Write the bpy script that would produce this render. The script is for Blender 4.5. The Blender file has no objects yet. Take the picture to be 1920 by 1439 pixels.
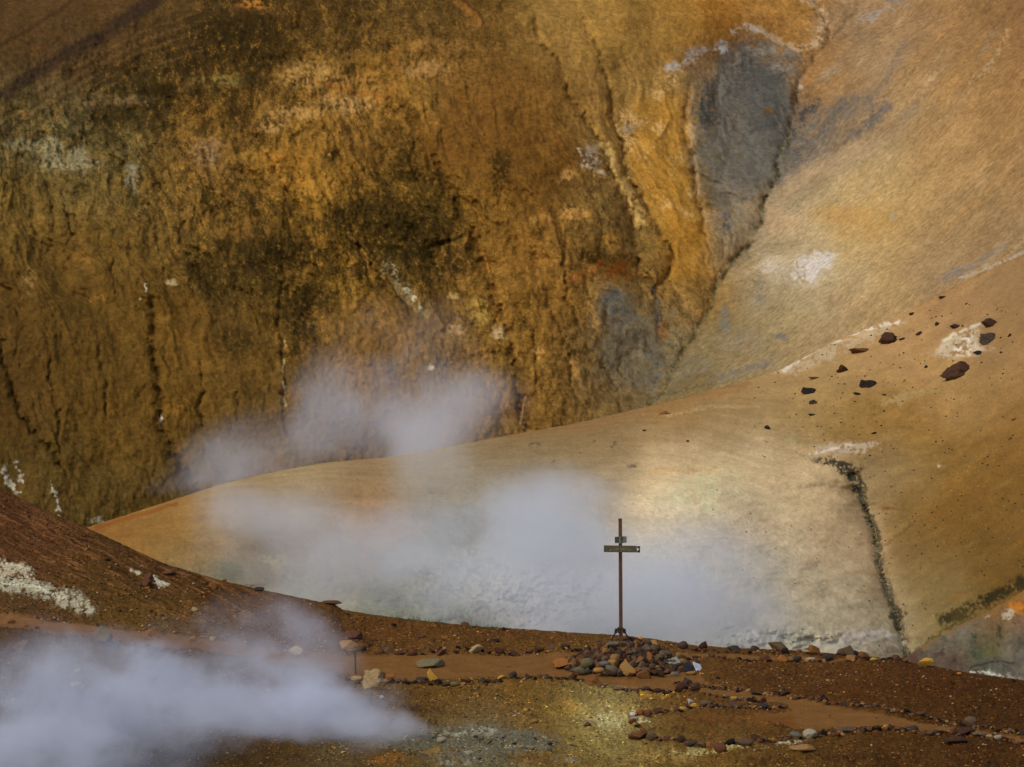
import bpy, bmesh, math, random
import numpy as np
from mathutils import Vector, Matrix

S = bpy.context.scene
COL = S.collection
# ------------------------------------------------------------------ camera
W_, H_ = 1920.0, 1439.0
FPX = 4517.0                      # focal length in photo pixels
PITCH = math.radians(-2.5)
CAMZ = 8.0
cam_d = bpy.data.cameras.new("camera"); cam = bpy.data.objects.new("camera", cam_d); COL.objects.link(cam)
cam_d.sensor_width = 36.0; cam_d.lens = 36.0*FPX/W_; cam_d.clip_start = 0.5; cam_d.clip_end = 3000
cam.location = (0, 0, CAMZ); cam.rotation_euler = (math.radians(90)+PITCH, 0, 0)
S.camera = cam
# ------------------------------------------------------------------ light: overcast, soft sun from the upper left
SUN_EL, SUN_AZ = math.radians(50), math.radians(-128)     # azimuth measured from +Y towards +X
world = bpy.data.worlds.new("World"); S.world = world; world.use_nodes = True
wn = world.node_tree; wn.nodes.clear()
wo = wn.nodes.new("ShaderNodeOutputWorld"); wb = wn.nodes.new("ShaderNodeBackground"); ws = wn.nodes.new("ShaderNodeTexSky")
ws.sky_type = 'NISHITA'; ws.sun_disc = False; ws.sun_elevation = SUN_EL; ws.sun_rotation = SUN_AZ
ws.air_density = 1.0; ws.dust_density = 3.0; ws.ozone_density = 0.6
wb.inputs[1].default_value = 0.14
wn.links.new(ws.outputs[0], wb.inputs[0]); wn.links.new(wb.outputs[0], wo.inputs[0])
sun_d = bpy.data.lights.new("sun", 'SUN'); sun = bpy.data.objects.new("sun", sun_d); COL.objects.link(sun)
sun_d.energy = 1.0; sun_d.angle = math.radians(25); sun_d.color = (1.0, 0.95, 0.87)
sd = Vector((math.sin(SUN_AZ)*math.cos(SUN_EL), math.cos(SUN_AZ)*math.cos(SUN_EL), math.sin(SUN_EL)))
sun.rotation_euler = sd.to_track_quat('Z', 'Y').to_euler(); sun.location = sd*60
S.view_settings.view_transform = 'Standard'; S.view_settings.look = 'None'
S.view_settings.exposure = 0.0; S.view_settings.gamma = 1.0
S.render.engine = 'CYCLES'
S.cycles.use_denoising = True; S.cycles.denoiser = 'OPENIMAGEDENOISE'
S.cycles.max_bounces = 8; S.cycles.diffuse_bounces = 3; S.cycles.volume_bounces = 3
S.cycles.volume_step_rate = 1.0; S.cycles.volume_max_steps = 256
# ------------------------------------------------------------------ helpers
CP, SP = math.cos(PITCH), math.sin(PITCH)
def unproj(px, py, Y):
    xc = (np.asarray(px, float)-W_/2)/FPX; yc = (H_/2-np.asarray(py, float))/FPX
    dy = CP-yc*SP; dz = SP+yc*CP
    s = Y/dy
    return np.stack([xc*s, Y+0*s, CAMZ+dz*s], -1)
def tslope(py):
    yc = (H_/2-np.asarray(py, float))/FPX
    return (SP+yc*CP)/(CP-yc*SP)
def tag(o, label=None, cat=None, group=None, kind=None):
    if label: o["label"] = label
    if cat: o["category"] = cat
    if group: o["group"] = group
    if kind: o["kind"] = kind
    return o
def lin(c):
    c = np.asarray(c, float)/255.0
    return np.where(c <= 0.04045, c/12.92, ((c+0.055)/1.055)**2.4)
_perm = {}
def perlin(x, y, seed=0):
    if seed not in _perm:
        r = np.random.RandomState(seed*7919+13)
        a = r.rand(256*256)*2*np.pi
        _perm[seed] = (np.cos(a).reshape(256,256).astype(np.float32), np.sin(a).reshape(256,256).astype(np.float32))
    gx, gy = _perm[seed]
    x = np.asarray(x, np.float32); y = np.asarray(y, np.float32)
    xi = np.floor(x).astype(np.int32); yi = np.floor(y).astype(np.int32)
    xf = x-xi; yf = y-yi
    u = xf*xf*xf*(xf*(xf*6-15)+10); v = yf*yf*yf*(yf*(yf*6-15)+10)
    x0 = xi & 255; x1 = (xi+1) & 255; y0 = yi & 255; y1 = (yi+1) & 255
    n00 = gx[y0,x0]*xf+gy[y0,x0]*yf
    n10 = gx[y0,x1]*(xf-1)+gy[y0,x1]*yf
    n01 = gx[y1,x0]*xf+gy[y1,x0]*(yf-1)
    n11 = gx[y1,x1]*(xf-1)+gy[y1,x1]*(yf-1)
    a = n00+u*(n10-n00); b = n01+u*(n11-n01)
    return (a+v*(b-a))*1.5
def fbm(x, y, seed=0, octv=4, gain=0.5):
    s = 0; a = 1.0; t = 0
    for k in range(octv):
        s = s+a*perlin(x*2**k+17.3*k, y*2**k-9.1*k, seed+k); t += a*a; a *= gain
    return s/math.sqrt(t)
def sstep(a, b, x):
    t = np.clip((x-a)/(b-a), 0, 1); return t*t*(3-2*t)
def sint(x, xp, fp, sig=70):
    xx = np.arange(x.min()-4*sig, x.max()+4*sig, 5.0); y = np.interp(xx, xp, fp)
    k = np.exp(-.5*(np.arange(-3*sig, 3*sig+1, 5.0)/sig)**2); k /= k.sum(); n = len(k)//2
    return np.interp(x, xx, np.convolve(np.pad(y, n, mode='edge'), k, 'valid'))
def seg_dist(px, py, pts):
    """distance to a polyline and the parameter along it (0..1)"""
    best = np.full(px.shape, 1e9, np.float32); n = len(pts)-1; tt = np.zeros(px.shape, np.float32)
    for i in range(n):
        ax, ay = pts[i]; bx, by = pts[i+1]
        dx, dy = bx-ax, by-ay; L = dx*dx+dy*dy+1e-9
        t = np.clip(((px-ax)*dx+(py-ay)*dy)/L, 0, 1)
        d = np.hypot(px-ax-t*dx, py-ay-t*dy)
        m = d < best
        best = np.where(m, d, best); tt = np.where(m, (i+t)/n, tt)
    return best, tt
def poly_sd(px, py, pts):
    d, _ = seg_dist(px, py, list(pts)+[pts[0]])
    ins = np.zeros(px.shape, bool); n = len(pts); j = n-1
    for i in range(n):
        xi, yi = pts[i]; xj, yj = pts[j]
        if yi != yj:
            ins ^= ((yi > py) != (yj > py)) & (px < (xj-xi)*(py-yi)/(yj-yi)+xi)
        j = i
    return np.where(ins, -d, d)

class Paint:
    """pigment of a ground surface: colours and patches laid out over the surface"""
    def __init__(s, px, py, pts, sigma, warp=25, seed=1):
        s.px = px.astype(np.float32); s.py = py.astype(np.float32)
        s.wx = s.px+warp*fbm(s.px/90, s.py/90, seed, 5)
        s.wy = s.py+warp*fbm(s.px/90, s.py/90, seed+20, 5)
        s.fx = s.px+7*fbm(s.px/16, s.py/16, seed+40, 4)+.25*(s.wx-s.px)
        s.fy = s.py+7*fbm(s.px/16, s.py/16, seed+50, 4)+.25*(s.wy-s.py)
        s.fine = fbm(s.px/7, s.py/7, seed+60, 4); s.med = fbm(s.px/28, s.py/28, seed+70, 5)
        num = np.zeros(px.shape+(4,), np.float32); den = np.full(px.shape, 1e-12, np.float32)
        for p in pts:
            c = list(lin(p[2:5]))+[p[5] if len(p) > 5 else 1.0]
            w = np.exp(-((s.wx-p[0])**2+(s.wy-p[1])**2)/(2*sigma*sigma)).astype(np.float32)+1e-9
            num += w[..., None]*np.array(c, np.float32); den += w
        r = num/den[..., None]
        s.c = r[..., :3]; s.k = r[..., 3]
    def mix(s, m, col, a=1.0):
        m = np.clip(m*a, 0, 1)[..., None]; col = list(col)
        if col[2] > col[0]-6: col[2] = col[0]-6+(col[2]-col[0]+6)*.35
        s.c = s.c*(1-m)+lin(col).astype(np.float32)*m
    def box(s, xs, ys, mar):
        return (s.px > min(xs)-mar) & (s.px < max(xs)+mar) & (s.py > min(ys)-mar) & (s.py < max(ys)+mar)
    def _apply(s, b, m, col, a, noise, thr):
        if noise:
            nz = s.fine[b]*.85+s.med[b]*.65
            m = m*sstep(-.25+thr, .35+thr, nz+(m-.5)*1.0*(1-noise*.5)) if noise > 0 else m
        full = np.zeros(s.px.shape, np.float32); full[b] = m
        s.mix(full, col, a); return full
    def blob(s, x, y, rx, ry, col, a=1.0, ang=0, soft=.6, noise=0, thr=0):
        R = max(rx, ry)*1.6+30; b = s.box([x], [y], R)
        u = s.fx[b]-x; v = s.fy[b]-y; c_, s_ = math.cos(math.radians(ang)), math.sin(math.radians(ang))
        d = np.hypot((u*c_+v*s_)/rx, (-u*s_+v*c_)/ry)
        return s._apply(b, 1-sstep(1-soft, 1+soft*.6, d), col, a, noise, thr)
    def stroke(s, pts, w, col, a=1.0, soft=.7, noise=0, thr=0, taper=False):
        b = s.box([p[0] for p in pts], [p[1] for p in pts], w*2+30)
        k = .35 if w < 6 else 1.0
        fx = s.px[b]+(s.fx[b]-s.px[b])*k; fy = s.py[b]+(s.fy[b]-s.py[b])*k
        d, t = seg_dist(fx, fy, pts)
        ww = w*(.35+.65*np.sin(np.pi*np.clip(t, .02, .98))) if taper else w
        return s._apply(b, 1-sstep((1-soft)*ww, ww*(1+.3*soft), d), col, a, noise, thr)
    def poly(s, pts, col, a=1.0, soft=10, noise=0, thr=0):
        b = s.box([p[0] for p in pts], [p[1] for p in pts], soft*2+30)
        d = poly_sd(s.fx[b], s.fy[b], pts)
        return s._apply(b, 1-sstep(-soft, soft, d), col, a, noise, thr)
    def mottle(s, amt, m=1.0, seed=0):
        s.c = s.c*np.exp(amt*m)[..., None]

def grid_mesh(name, P, C=None, mask=None, mat=None, kind='structure', smooth=True):
    """mesh from a grid of points P (h,w,3); mask (h-1,w-1) keeps faces"""
    h, w = P.shape[:2]
    idx = np.arange(h*w, dtype=np.int32).reshape(h, w)
    q = np.stack([idx[:-1, :-1], idx[1:, :-1], idx[1:, 1:], idx[:-1, 1:]], -1)
    q = q[mask] if mask is not None else q.reshape(-1, 4)
    V = P.reshape(-1, 3).astype(np.float32); CC = None if C is None else C.reshape(-1, 3)
    if mask is not None:
        used = np.unique(q); rm = np.full(h*w, -1, np.int32); rm[used] = np.arange(len(used)); q = rm[q]; V = V[used]
        if CC is not None: CC = CC[used]
    return raw_mesh(name, V, q, CC, mat, kind, smooth)
def raw_mesh(name, V, F, C=None, mat=None, kind=None, smooth=True):
    me = bpy.data.meshes.new(name); k = F.shape[1]
    me.vertices.add(len(V)); me.vertices.foreach_set("co", np.ascontiguousarray(V, np.float32).ravel())
    me.loops.add(F.size); me.loops.foreach_set("vertex_index", np.ascontiguousarray(F, np.int32).ravel())
    me.polygons.add(len(F)); me.polygons.foreach_set("loop_start", np.arange(0, F.size, k, dtype=np.int32))
    me.polygons.foreach_set("use_smooth", np.full(len(F), smooth, bool))
    me.update(calc_edges=True)
    if C is not None:
        at = me.color_attributes.new("pigment", 'FLOAT_COLOR', 'POINT')
        at.data.foreach_set("color", np.concatenate([C, np.ones((len(C), 1))], 1).astype(np.float32).ravel())
    if mat: me.materials.append(mat)
    o = bpy.data.objects.new(name, me); COL.objects.link(o)
    if kind: o["kind"] = kind
    return o
# ------------------------------------------------------------------ materials
def new_mat(name):
    m = bpy.data.materials.new(name); m.use_nodes = True
    nt = m.node_tree; b = nt.nodes["Principled BSDF"]; return m, nt, b
def N(nt, typ, **kw):
    n = nt.nodes.new(typ)
    for k, v in kw.items():
        if k.startswith("i_"):
            key = k[2:]; key = int(key) if key.isdigit() else key.replace("_", " ")
            n.inputs[key].default_value = v
        else: setattr(n, k, v)
    return n
def soil_mat(name, scale, bump, dist, lo=.72, hi=1.30, rough=.92):
    """pigment attribute broken up by fine grain, with a grainy bump"""
    m, nt, b = new_mat(name); L = nt.links.new
    at = N(nt, "ShaderNodeAttribute", attribute_name="pigment")
    tc = N(nt, "ShaderNodeTexCoord")
    n1 = N(nt, "ShaderNodeTexNoise", i_Scale=scale, i_Detail=5.0, i_Roughness=.7)
    n2 = N(nt, "ShaderNodeTexNoise", i_Scale=scale*.13, i_Detail=4.0, i_Roughness=.6)
    L(tc.outputs["Object"], n1.inputs["Vector"]); L(tc.outputs["Object"], n2.inputs["Vector"])
    r1 = N(nt, "ShaderNodeMapRange", i_1=.32, i_2=.68, i_3=lo, i_4=hi); L(n1.outputs["Fac"], r1.inputs[0])
    r2 = N(nt, "ShaderNodeMapRange", i_1=.3, i_2=.7, i_3=.86, i_4=1.14); L(n2.outputs["Fac"], r2.inputs[0])
    mm = N(nt, "ShaderNodeMath", operation='MULTIPLY'); L(r1.outputs[0], mm.inputs[0]); L(r2.outputs[0], mm.inputs[1])
    vm = N(nt, "ShaderNodeVectorMath", operation='SCALE'); L(at.outputs["Color"], vm.inputs[0]); L(mm.outputs[0], vm.inputs["Scale"])
    L(vm.outputs[0], b.inputs["Base Color"])
    bp = N(nt, "ShaderNodeBump", i_Strength=bump, i_Distance=dist); L(n1.outputs["Fac"], bp.inputs["Height"]); L(bp.outputs[0], b.inputs["Normal"])
    b.inputs["Roughness"].default_value = rough; b.inputs["Specular IOR Level"].default_value = .03
    return m
M_mtn = soil_mat("mountain_soil", 2.2, .5, .25, .72, 1.34)
M_mid = soil_mat("pale_slope_soil", 4.5, .4, .12, .88, 1.13)
M_near = soil_mat("brown_ground_soil", 13.0, .9, .06, .62, 1.42)
M_path = soil_mat("trodden_path_soil", 22.0, .35, .02, .84, 1.16)
def plain_mat(name, col, rough=.85, var=.3, scale=20, bump=.4, metal=0.0, col2=None):
    m, nt, b = new_mat(name); L = nt.links.new
    tc = N(nt, "ShaderNodeTexCoord"); n = N(nt, "ShaderNodeTexNoise", i_Scale=scale, i_Detail=6.0, i_Roughness=.65)
    L(tc.outputs["Object"], n.inputs["Vector"])
    cr = N(nt, "ShaderNodeValToRGB"); c = np.array(col); c2 = np.array(col2) if col2 is not None else c*(1+var)
    cr.color_ramp.elements[0].position = .35; cr.color_ramp.elements[1].position = .68
    cr.color_ramp.elements[0].color = (*(c*(1-var)), 1); cr.color_ramp.elements[1].color = (*np.clip(c2, 0, 1), 1)
    L(n.outputs["Fac"], cr.inputs[0]); L(cr.outputs[0], b.inputs["Base Color"])
    bp = N(nt, "ShaderNodeBump", i_Strength=bump, i_Distance=.01); L(n.outputs["Fac"], bp.inputs["Height"]); L(bp.outputs[0], b.inputs["Normal"])
    b.inputs["Roughness"].default_value = rough; b.inputs["Metallic"].default_value = metal
    return m
def stone_mat():
    """one stone material: tint from the object's own colour, mottled, with mineral stains"""
    m, nt, b = new_mat("volcanic_stone"); L = nt.links.new
    oi = N(nt, "ShaderNodeObjectInfo"); tc = N(nt, "ShaderNodeTexCoord")
    ad = N(nt, "ShaderNodeVectorMath", operation='ADD'); ml = N(nt, "ShaderNodeMath", operation='MULTIPLY', i_1=37.0)
    L(oi.outputs["Random"], ml.inputs[0]); L(tc.outputs["Object"], ad.inputs[0]); L(ml.outputs[0], ad.inputs[1])
    n1 = N(nt, "ShaderNodeTexNoise", i_Scale=3.2, i_Detail=5.0, i_Roughness=.65); L(ad.outputs[0], n1.inputs["Vector"])
    n2 = N(nt, "ShaderNodeTexNoise", i_Scale=14.0, i_Detail=4.0, i_Roughness=.7); L(ad.outputs[0], n2.inputs["Vector"])
    r2 = N(nt, "ShaderNodeMapRange", i_1=.3, i_2=.7, i_3=.62, i_4=1.35); L(n2.outputs["Fac"], r2.inputs[0])
    r1 = N(nt, "ShaderNodeMapRange", i_1=.52, i_2=.72, i_3=0.0, i_4=.55); L(n1.outputs["Fac"], r1.inputs[0])
    sc = N(nt, "ShaderNodeVectorMath", operation='SCALE'); L(oi.outputs["Color"], sc.inputs[0]); L(r2.outputs[0], sc.inputs["Scale"])
    mx = N(nt, "ShaderNodeMix", data_type='RGBA'); L(r1.outputs[0], mx.inputs["Factor"]); L(sc.outputs[0], mx.inputs["A"])
    hs = N(nt, "ShaderNodeVectorMath", operation='MULTIPLY'); hs.inputs[1].default_value = (1.28, 1.02, .68); L(sc.outputs[0], hs.inputs[0]); L(hs.outputs[0], mx.inputs["B"])
    L(mx.outputs["Result"], b.inputs["Base Color"])
    bp = N(nt, "ShaderNodeBump", i_Strength=.6, i_Distance=.04); L(n2.outputs["Fac"], bp.inputs["Height"]); L(bp.outputs[0], b.inputs["Normal"])
    b.inputs["Roughness"].default_value = .88; b.inputs["Specular IOR Level"].default_value = .2
    return m
M_stone = stone_mat()
KM, KL, KN = 1.0, 1.0, 1.0     # displayed colour -> base colour, per layer (filled in from the light level)
KM = np.array([1.10, 1.07, .93]); KL = np.array([1.24, 1.14, .86]); KN = np.array([1.32, 1.17, .84])
def clampc(c): return np.clip(c, .002, .78)
def axis_arr(lo, a, b, hi, step, big):
    return np.concatenate([np.arange(lo, a, big), np.arange(a, b, step), np.arange(b, hi+big, big)])
# ================================================================== MOUNTAIN (far)
gx = axis_arr(-700, -40, 1960, 2620, 1.9, 12); gy = axis_arr(-360, -30, 1010, 1400, 1.9, 12)
PX, PY = np.meshgrid(gx, gy)
AX = [(30, 1600), (75, 1560), (130, 1500), (250, 1478), (330, 1455), (400, 1430), (450, 1410), (520, 1350), (650, 1290), (760, 1225), (1000, 1100)]
ax = np.interp(PY, [a[0] for a in AX], [a[1] for a in AX])
s_ = PX-ax
lw = sstep(40, -40, s_)                        # 1 on the left wall
wob = 30*fbm(PX/260, PY/400, 3, 3)
cl = PX-.27*PY*sstep(300, 900, PX)+wob          # across-fall coordinate, left wall
cr_ = PX+.80*PY+wob                             # across-fall coordinate, right slope
Yb = np.where(s_ < 0, 174-5.0*(1-np.exp(-(s_/260)**2))-.012*np.clip(-s_-100, 0, 2000), 174-.082*(np.sqrt(s_*s_+90**2)-90)-2.0*(1-np.exp(-(s_/90)**2)))
dgx = cl-.3*PY
rel = 1.5*fbm(cl/260, PY/320, 5, 3)*lw+.26*fbm(dgx/75, PY/120, 6, 4)*lw
rel += 1.5*fbm(cr_/260, (PY-PX*.5)/900, 8, 3)*(1-lw)
rel += -2.4*np.exp(-((PX-1010-.12*PY)/170)**2)*sstep(-100, 300, PY)+1.6*np.exp(-((PX-730-.38*(PY-180))/60)**2)*sstep(100, 260, PY)
rel += 1.2*np.exp(-((PX-1175-.1*(PY-300))/28)**2)*sstep(40, 200, PY)*sstep(620, 480, PY)
rel += -.8*np.exp(-((PX-1300)/60)**2)
dg1 = PX-.62*PY+50*fbm(PX/170, PY/170, 18, 3)
rel += .8*(2.0*np.abs(fbm(dg1/130, (PY+.4*PX)/330, 17, 5, .55))-.5)*lw*sstep(60, 200, PY)*(1-.6*sstep(480, 700, PY))
rgh = (sstep(1250, 900, PX)*sstep(-100, 150, PY-.0*PX)*.8+.2)*np.where(s_ < 0, 1, .35)
top_l = sstep(40, -60, PY-(175-PX*.6)+30)      # smooth ridge in the top left corner
rgh = rgh*(1-.8*top_l)*(1-.45*sstep(380, 560, PY)*sstep(700, 420, PX))+.03
rel += rgh*(.26*(1-2.2*np.abs(fbm(PX/46, PY/56, 9, 4, .55)))*.6+.26*fbm(PX/46, PY/60, 16, 5, .6)+.12*fbm(PX/11, PY/12, 10, 4, .6))+.02*fbm(PX/6, PY/6, 11, 3)
CR = [  # cracks and rills: points, width px, depth m, colour, strength
 ([(1610,15),(1560,75),(1520,115),(1495,150),(1488,200),(1475,260),(1455,330),(1430,400),(1410,450),(1350,520),(1330,580),(1290,650),(1260,700),(1235,745),(1190,790)], 5.5, .55, (62,54,36), .95),
 ([(1520,-30),(1530,0),(1550,50),(1550,85)], 4.5, .8, (85,65,40), .8),
 ([(1296,150),(1287,230),(1300,330),(1320,420),(1334,500)], 3.2, .6, (100,72,40), .8),
 ([(1095,30),(1110,75),(1140,150),(1155,230),(1170,300),(1200,370),(1240,430),(1258,490),(1255,520),(1228,545),(1228,610)], 4.2, .9, (78,55,28), .85),
 ([(990,10),(1000,50),(1040,110),(1075,190),(1110,250),(1150,320),(1180,400),(1190,470),(1200,510),(1225,535)], 4.2, .9, (82,57,28), .85),
 ([(1050,420),(1055,490),(1062,570),(1110,640)], 2.6, .6, (74,50,24), .8),
 ([(730,180),(770,230),(810,300),(850,370),(885,440),(900,490),(930,560),(950,620),(970,700),(985,790),(980,860)], 6, 1.0, (70,50,24), .75),
 ([(640,395),(660,440),(690,490),(730,545),(780,605)], 2.6, .6, (62,46,22), .8),
 ([(278,540),(285,620),(290,680),(300,740),(300,790),(330,860),(370,920),(390,980)], 6, 1.0, (62,45,20), .8),
 ([(-30,580),(0,640),(20,720),(60,810),(100,850),(130,900)], 3.2, .7, (62,44,20), .8),
 ([(80,620),(95,700),(112,790),(115,880)], 2.4, .5, (62,44,20), .7),
 ([(185,640),(200,740),(205,790)], 2.4, .5, (62,44,20), .7),
 ([(375,680),(372,750),(385,810)], 2.0, .5, (62,44,20), .7),
 ([(530,480),(522,600),(535,740),(535,820)], 2.4, .5, (66,46,22), .7),
 ([(1020,540),(1060,640),(1080,740),(1100,780)], 2.6, .6, (74,52,26), .75),
 ([(960,560),(1000,640),(1010,720),(1040,760)], 2.2, .5, (74,52,26), .6),
 ([(470,250),(520,330),(570,400)], 2.6, .5, (80,50,20), .7),
 ([(560,80),(600,200),(640,300),(655,340)], 2.4, .4, (84,54,22), .5),
 ([(800,470),(840,455),(870,440)], 2.6, .5, (50,38,16), .8),
 ([(1640,560),(1570,640)], 2, .4, (120,90,58), .6), ([(1740,60),(1690,150),(1600,250),(1500,360)], 2.4, .4, (110,88,66), .55),
 ([(1620,470),(1590,520),(1540,580)], 1.8, .3, (125,92,58), .6),
]
rs = np.random.RandomState(5)
for i in range(60):                            # many small rills on the left wall
    x0 = rs.uniform(-60, 1180); y0 = rs.uniform(150, 800); L = rs.uniform(30, 130)
    if 560 < x0 < 1000 and y0 < 480 and rs.rand() < .6: continue
    dr = .05+.27*max(0, min(1, (x0-300)/600)); pts = [(x0, y0)]
    for k in range(4): pts.append((pts[-1][0]+dr*L/4+rs.normal(0, 4), pts[-1][1]+L/4))
    CR.append((pts, rs.uniform(1.2, 2.4), rs.uniform(.1, .35), (66,48,24), rs.uniform(.2, .6)))
for i in range(30):
    x0 = rs.uniform(1560, 1950); y0 = rs.uniform(40, 460); L = rs.uniform(20, 70)
    CR.append(([(x0, y0), (x0-L*.6, y0+L*.5), (x0-L*1.1, y0+L)], rs.uniform(1, 2), .25, (112,84,50), rs.uniform(.2, .5)))
jx = 9*fbm(PX/60, PY/50, 15, 3)+5*fbm(PX/22, PY/22, 12, 4); jy = 3.5*fbm(PX/14, PY/14, 13, 3)
crk = []
for pts, w, dep, col, a in CR:
    b = (PX > min(p[0] for p in pts)-w*4-8) & (PX < max(p[0] for p in pts)+w*4+8) & (PY > min(p[1] for p in pts)-w*4-8) & (PY < max(p[1] for p in pts)+w*4+8)
    d, t = seg_dist((PX+jx)[b], (PY+jy)[b], pts)
    nz = fbm(PX[b]/17, PY[b]/17, 14, 3)
    m = (1-sstep(.25*w, w*1.15, d))*np.clip(.62+.9*nz, .05, 1)
    edge = np.sin(np.pi*np.clip(t, .0, 1))**.35
    rel[b] += dep*np.exp(-(d/(w*1.6))**2)*edge*np.clip(.75+.5*nz, .3, 1.1)
    crk.append((b, m*edge*a, col))
def slope_Y(px, py, yb, m0=.72, zb=-7.0):
    return (CAMZ-zb+m0*yb)/(m0-tslope(py))
Ym = slope_Y(PX, PY, Yb)+rel*1.0
Pm = unproj(PX, PY, Ym)
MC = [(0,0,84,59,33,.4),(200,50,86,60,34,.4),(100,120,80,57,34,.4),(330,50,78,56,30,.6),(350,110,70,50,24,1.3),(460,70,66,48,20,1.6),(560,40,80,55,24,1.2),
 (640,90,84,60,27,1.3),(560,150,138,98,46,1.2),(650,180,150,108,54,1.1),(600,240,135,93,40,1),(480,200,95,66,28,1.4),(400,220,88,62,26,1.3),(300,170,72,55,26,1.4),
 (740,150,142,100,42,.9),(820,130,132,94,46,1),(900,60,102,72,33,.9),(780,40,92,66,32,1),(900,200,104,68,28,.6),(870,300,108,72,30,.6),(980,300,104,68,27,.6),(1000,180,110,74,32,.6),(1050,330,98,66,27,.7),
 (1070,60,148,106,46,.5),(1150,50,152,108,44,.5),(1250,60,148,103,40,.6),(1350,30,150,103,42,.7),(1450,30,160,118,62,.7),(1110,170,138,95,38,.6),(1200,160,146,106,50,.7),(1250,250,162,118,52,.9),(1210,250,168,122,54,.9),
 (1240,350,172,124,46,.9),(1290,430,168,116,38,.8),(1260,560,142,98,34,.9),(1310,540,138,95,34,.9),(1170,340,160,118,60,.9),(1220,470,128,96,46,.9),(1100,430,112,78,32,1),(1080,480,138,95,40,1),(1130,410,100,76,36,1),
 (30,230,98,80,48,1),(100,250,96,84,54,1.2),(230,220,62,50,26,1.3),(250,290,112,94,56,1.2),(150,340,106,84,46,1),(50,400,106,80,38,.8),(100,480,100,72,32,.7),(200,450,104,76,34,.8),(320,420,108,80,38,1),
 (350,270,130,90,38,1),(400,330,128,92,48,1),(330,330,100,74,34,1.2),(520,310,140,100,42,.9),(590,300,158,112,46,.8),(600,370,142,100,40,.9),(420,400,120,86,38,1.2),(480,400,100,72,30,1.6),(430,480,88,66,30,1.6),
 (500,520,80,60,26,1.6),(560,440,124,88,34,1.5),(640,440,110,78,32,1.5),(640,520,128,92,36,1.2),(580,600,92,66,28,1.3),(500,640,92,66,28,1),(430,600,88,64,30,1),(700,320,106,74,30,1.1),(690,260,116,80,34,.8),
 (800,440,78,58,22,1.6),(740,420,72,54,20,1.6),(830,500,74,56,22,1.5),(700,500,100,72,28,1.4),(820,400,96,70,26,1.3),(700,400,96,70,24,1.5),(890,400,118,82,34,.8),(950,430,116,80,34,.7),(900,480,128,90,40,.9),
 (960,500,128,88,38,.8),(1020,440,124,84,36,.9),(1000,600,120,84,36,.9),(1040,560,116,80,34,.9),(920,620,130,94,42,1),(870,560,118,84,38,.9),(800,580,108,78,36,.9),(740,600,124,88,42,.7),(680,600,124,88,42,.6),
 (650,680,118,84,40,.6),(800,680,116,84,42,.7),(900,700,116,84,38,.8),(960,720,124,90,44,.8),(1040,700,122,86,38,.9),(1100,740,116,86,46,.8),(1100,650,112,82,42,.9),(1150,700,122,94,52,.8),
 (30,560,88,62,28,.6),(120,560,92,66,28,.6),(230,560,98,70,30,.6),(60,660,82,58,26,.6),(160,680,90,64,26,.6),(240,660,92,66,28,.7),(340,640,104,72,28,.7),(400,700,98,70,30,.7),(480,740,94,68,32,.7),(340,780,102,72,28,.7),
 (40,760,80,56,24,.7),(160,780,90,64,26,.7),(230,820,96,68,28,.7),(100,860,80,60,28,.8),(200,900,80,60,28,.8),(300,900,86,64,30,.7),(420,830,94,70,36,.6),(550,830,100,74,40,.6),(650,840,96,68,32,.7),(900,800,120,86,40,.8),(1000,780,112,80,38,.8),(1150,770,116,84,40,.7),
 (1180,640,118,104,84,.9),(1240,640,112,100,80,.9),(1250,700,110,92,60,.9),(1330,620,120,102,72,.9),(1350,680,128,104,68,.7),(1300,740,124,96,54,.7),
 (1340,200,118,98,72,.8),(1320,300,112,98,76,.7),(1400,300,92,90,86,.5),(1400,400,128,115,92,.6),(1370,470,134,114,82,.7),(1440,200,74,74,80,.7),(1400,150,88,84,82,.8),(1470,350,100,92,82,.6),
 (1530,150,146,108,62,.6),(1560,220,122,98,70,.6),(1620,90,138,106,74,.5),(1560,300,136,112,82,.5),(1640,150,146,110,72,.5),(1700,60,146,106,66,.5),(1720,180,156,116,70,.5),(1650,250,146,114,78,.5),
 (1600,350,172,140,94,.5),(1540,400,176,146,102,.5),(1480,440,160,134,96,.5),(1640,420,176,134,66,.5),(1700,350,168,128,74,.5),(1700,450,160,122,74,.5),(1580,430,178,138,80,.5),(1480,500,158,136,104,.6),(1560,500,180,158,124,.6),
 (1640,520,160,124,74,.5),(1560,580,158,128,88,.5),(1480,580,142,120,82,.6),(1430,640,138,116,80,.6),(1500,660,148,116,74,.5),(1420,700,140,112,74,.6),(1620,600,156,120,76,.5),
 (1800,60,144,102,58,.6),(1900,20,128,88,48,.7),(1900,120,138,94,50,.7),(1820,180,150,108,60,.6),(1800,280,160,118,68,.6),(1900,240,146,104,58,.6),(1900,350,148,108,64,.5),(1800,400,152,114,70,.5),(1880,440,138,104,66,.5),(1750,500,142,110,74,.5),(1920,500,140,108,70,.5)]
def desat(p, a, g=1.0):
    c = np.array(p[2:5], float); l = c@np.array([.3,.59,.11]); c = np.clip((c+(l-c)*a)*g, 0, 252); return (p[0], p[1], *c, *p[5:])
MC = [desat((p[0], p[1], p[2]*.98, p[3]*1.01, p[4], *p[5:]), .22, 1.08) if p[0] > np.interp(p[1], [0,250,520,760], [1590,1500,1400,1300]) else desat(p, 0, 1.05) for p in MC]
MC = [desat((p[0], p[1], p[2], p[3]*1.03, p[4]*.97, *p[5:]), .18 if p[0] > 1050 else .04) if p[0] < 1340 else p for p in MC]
print("paint mountain")
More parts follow.
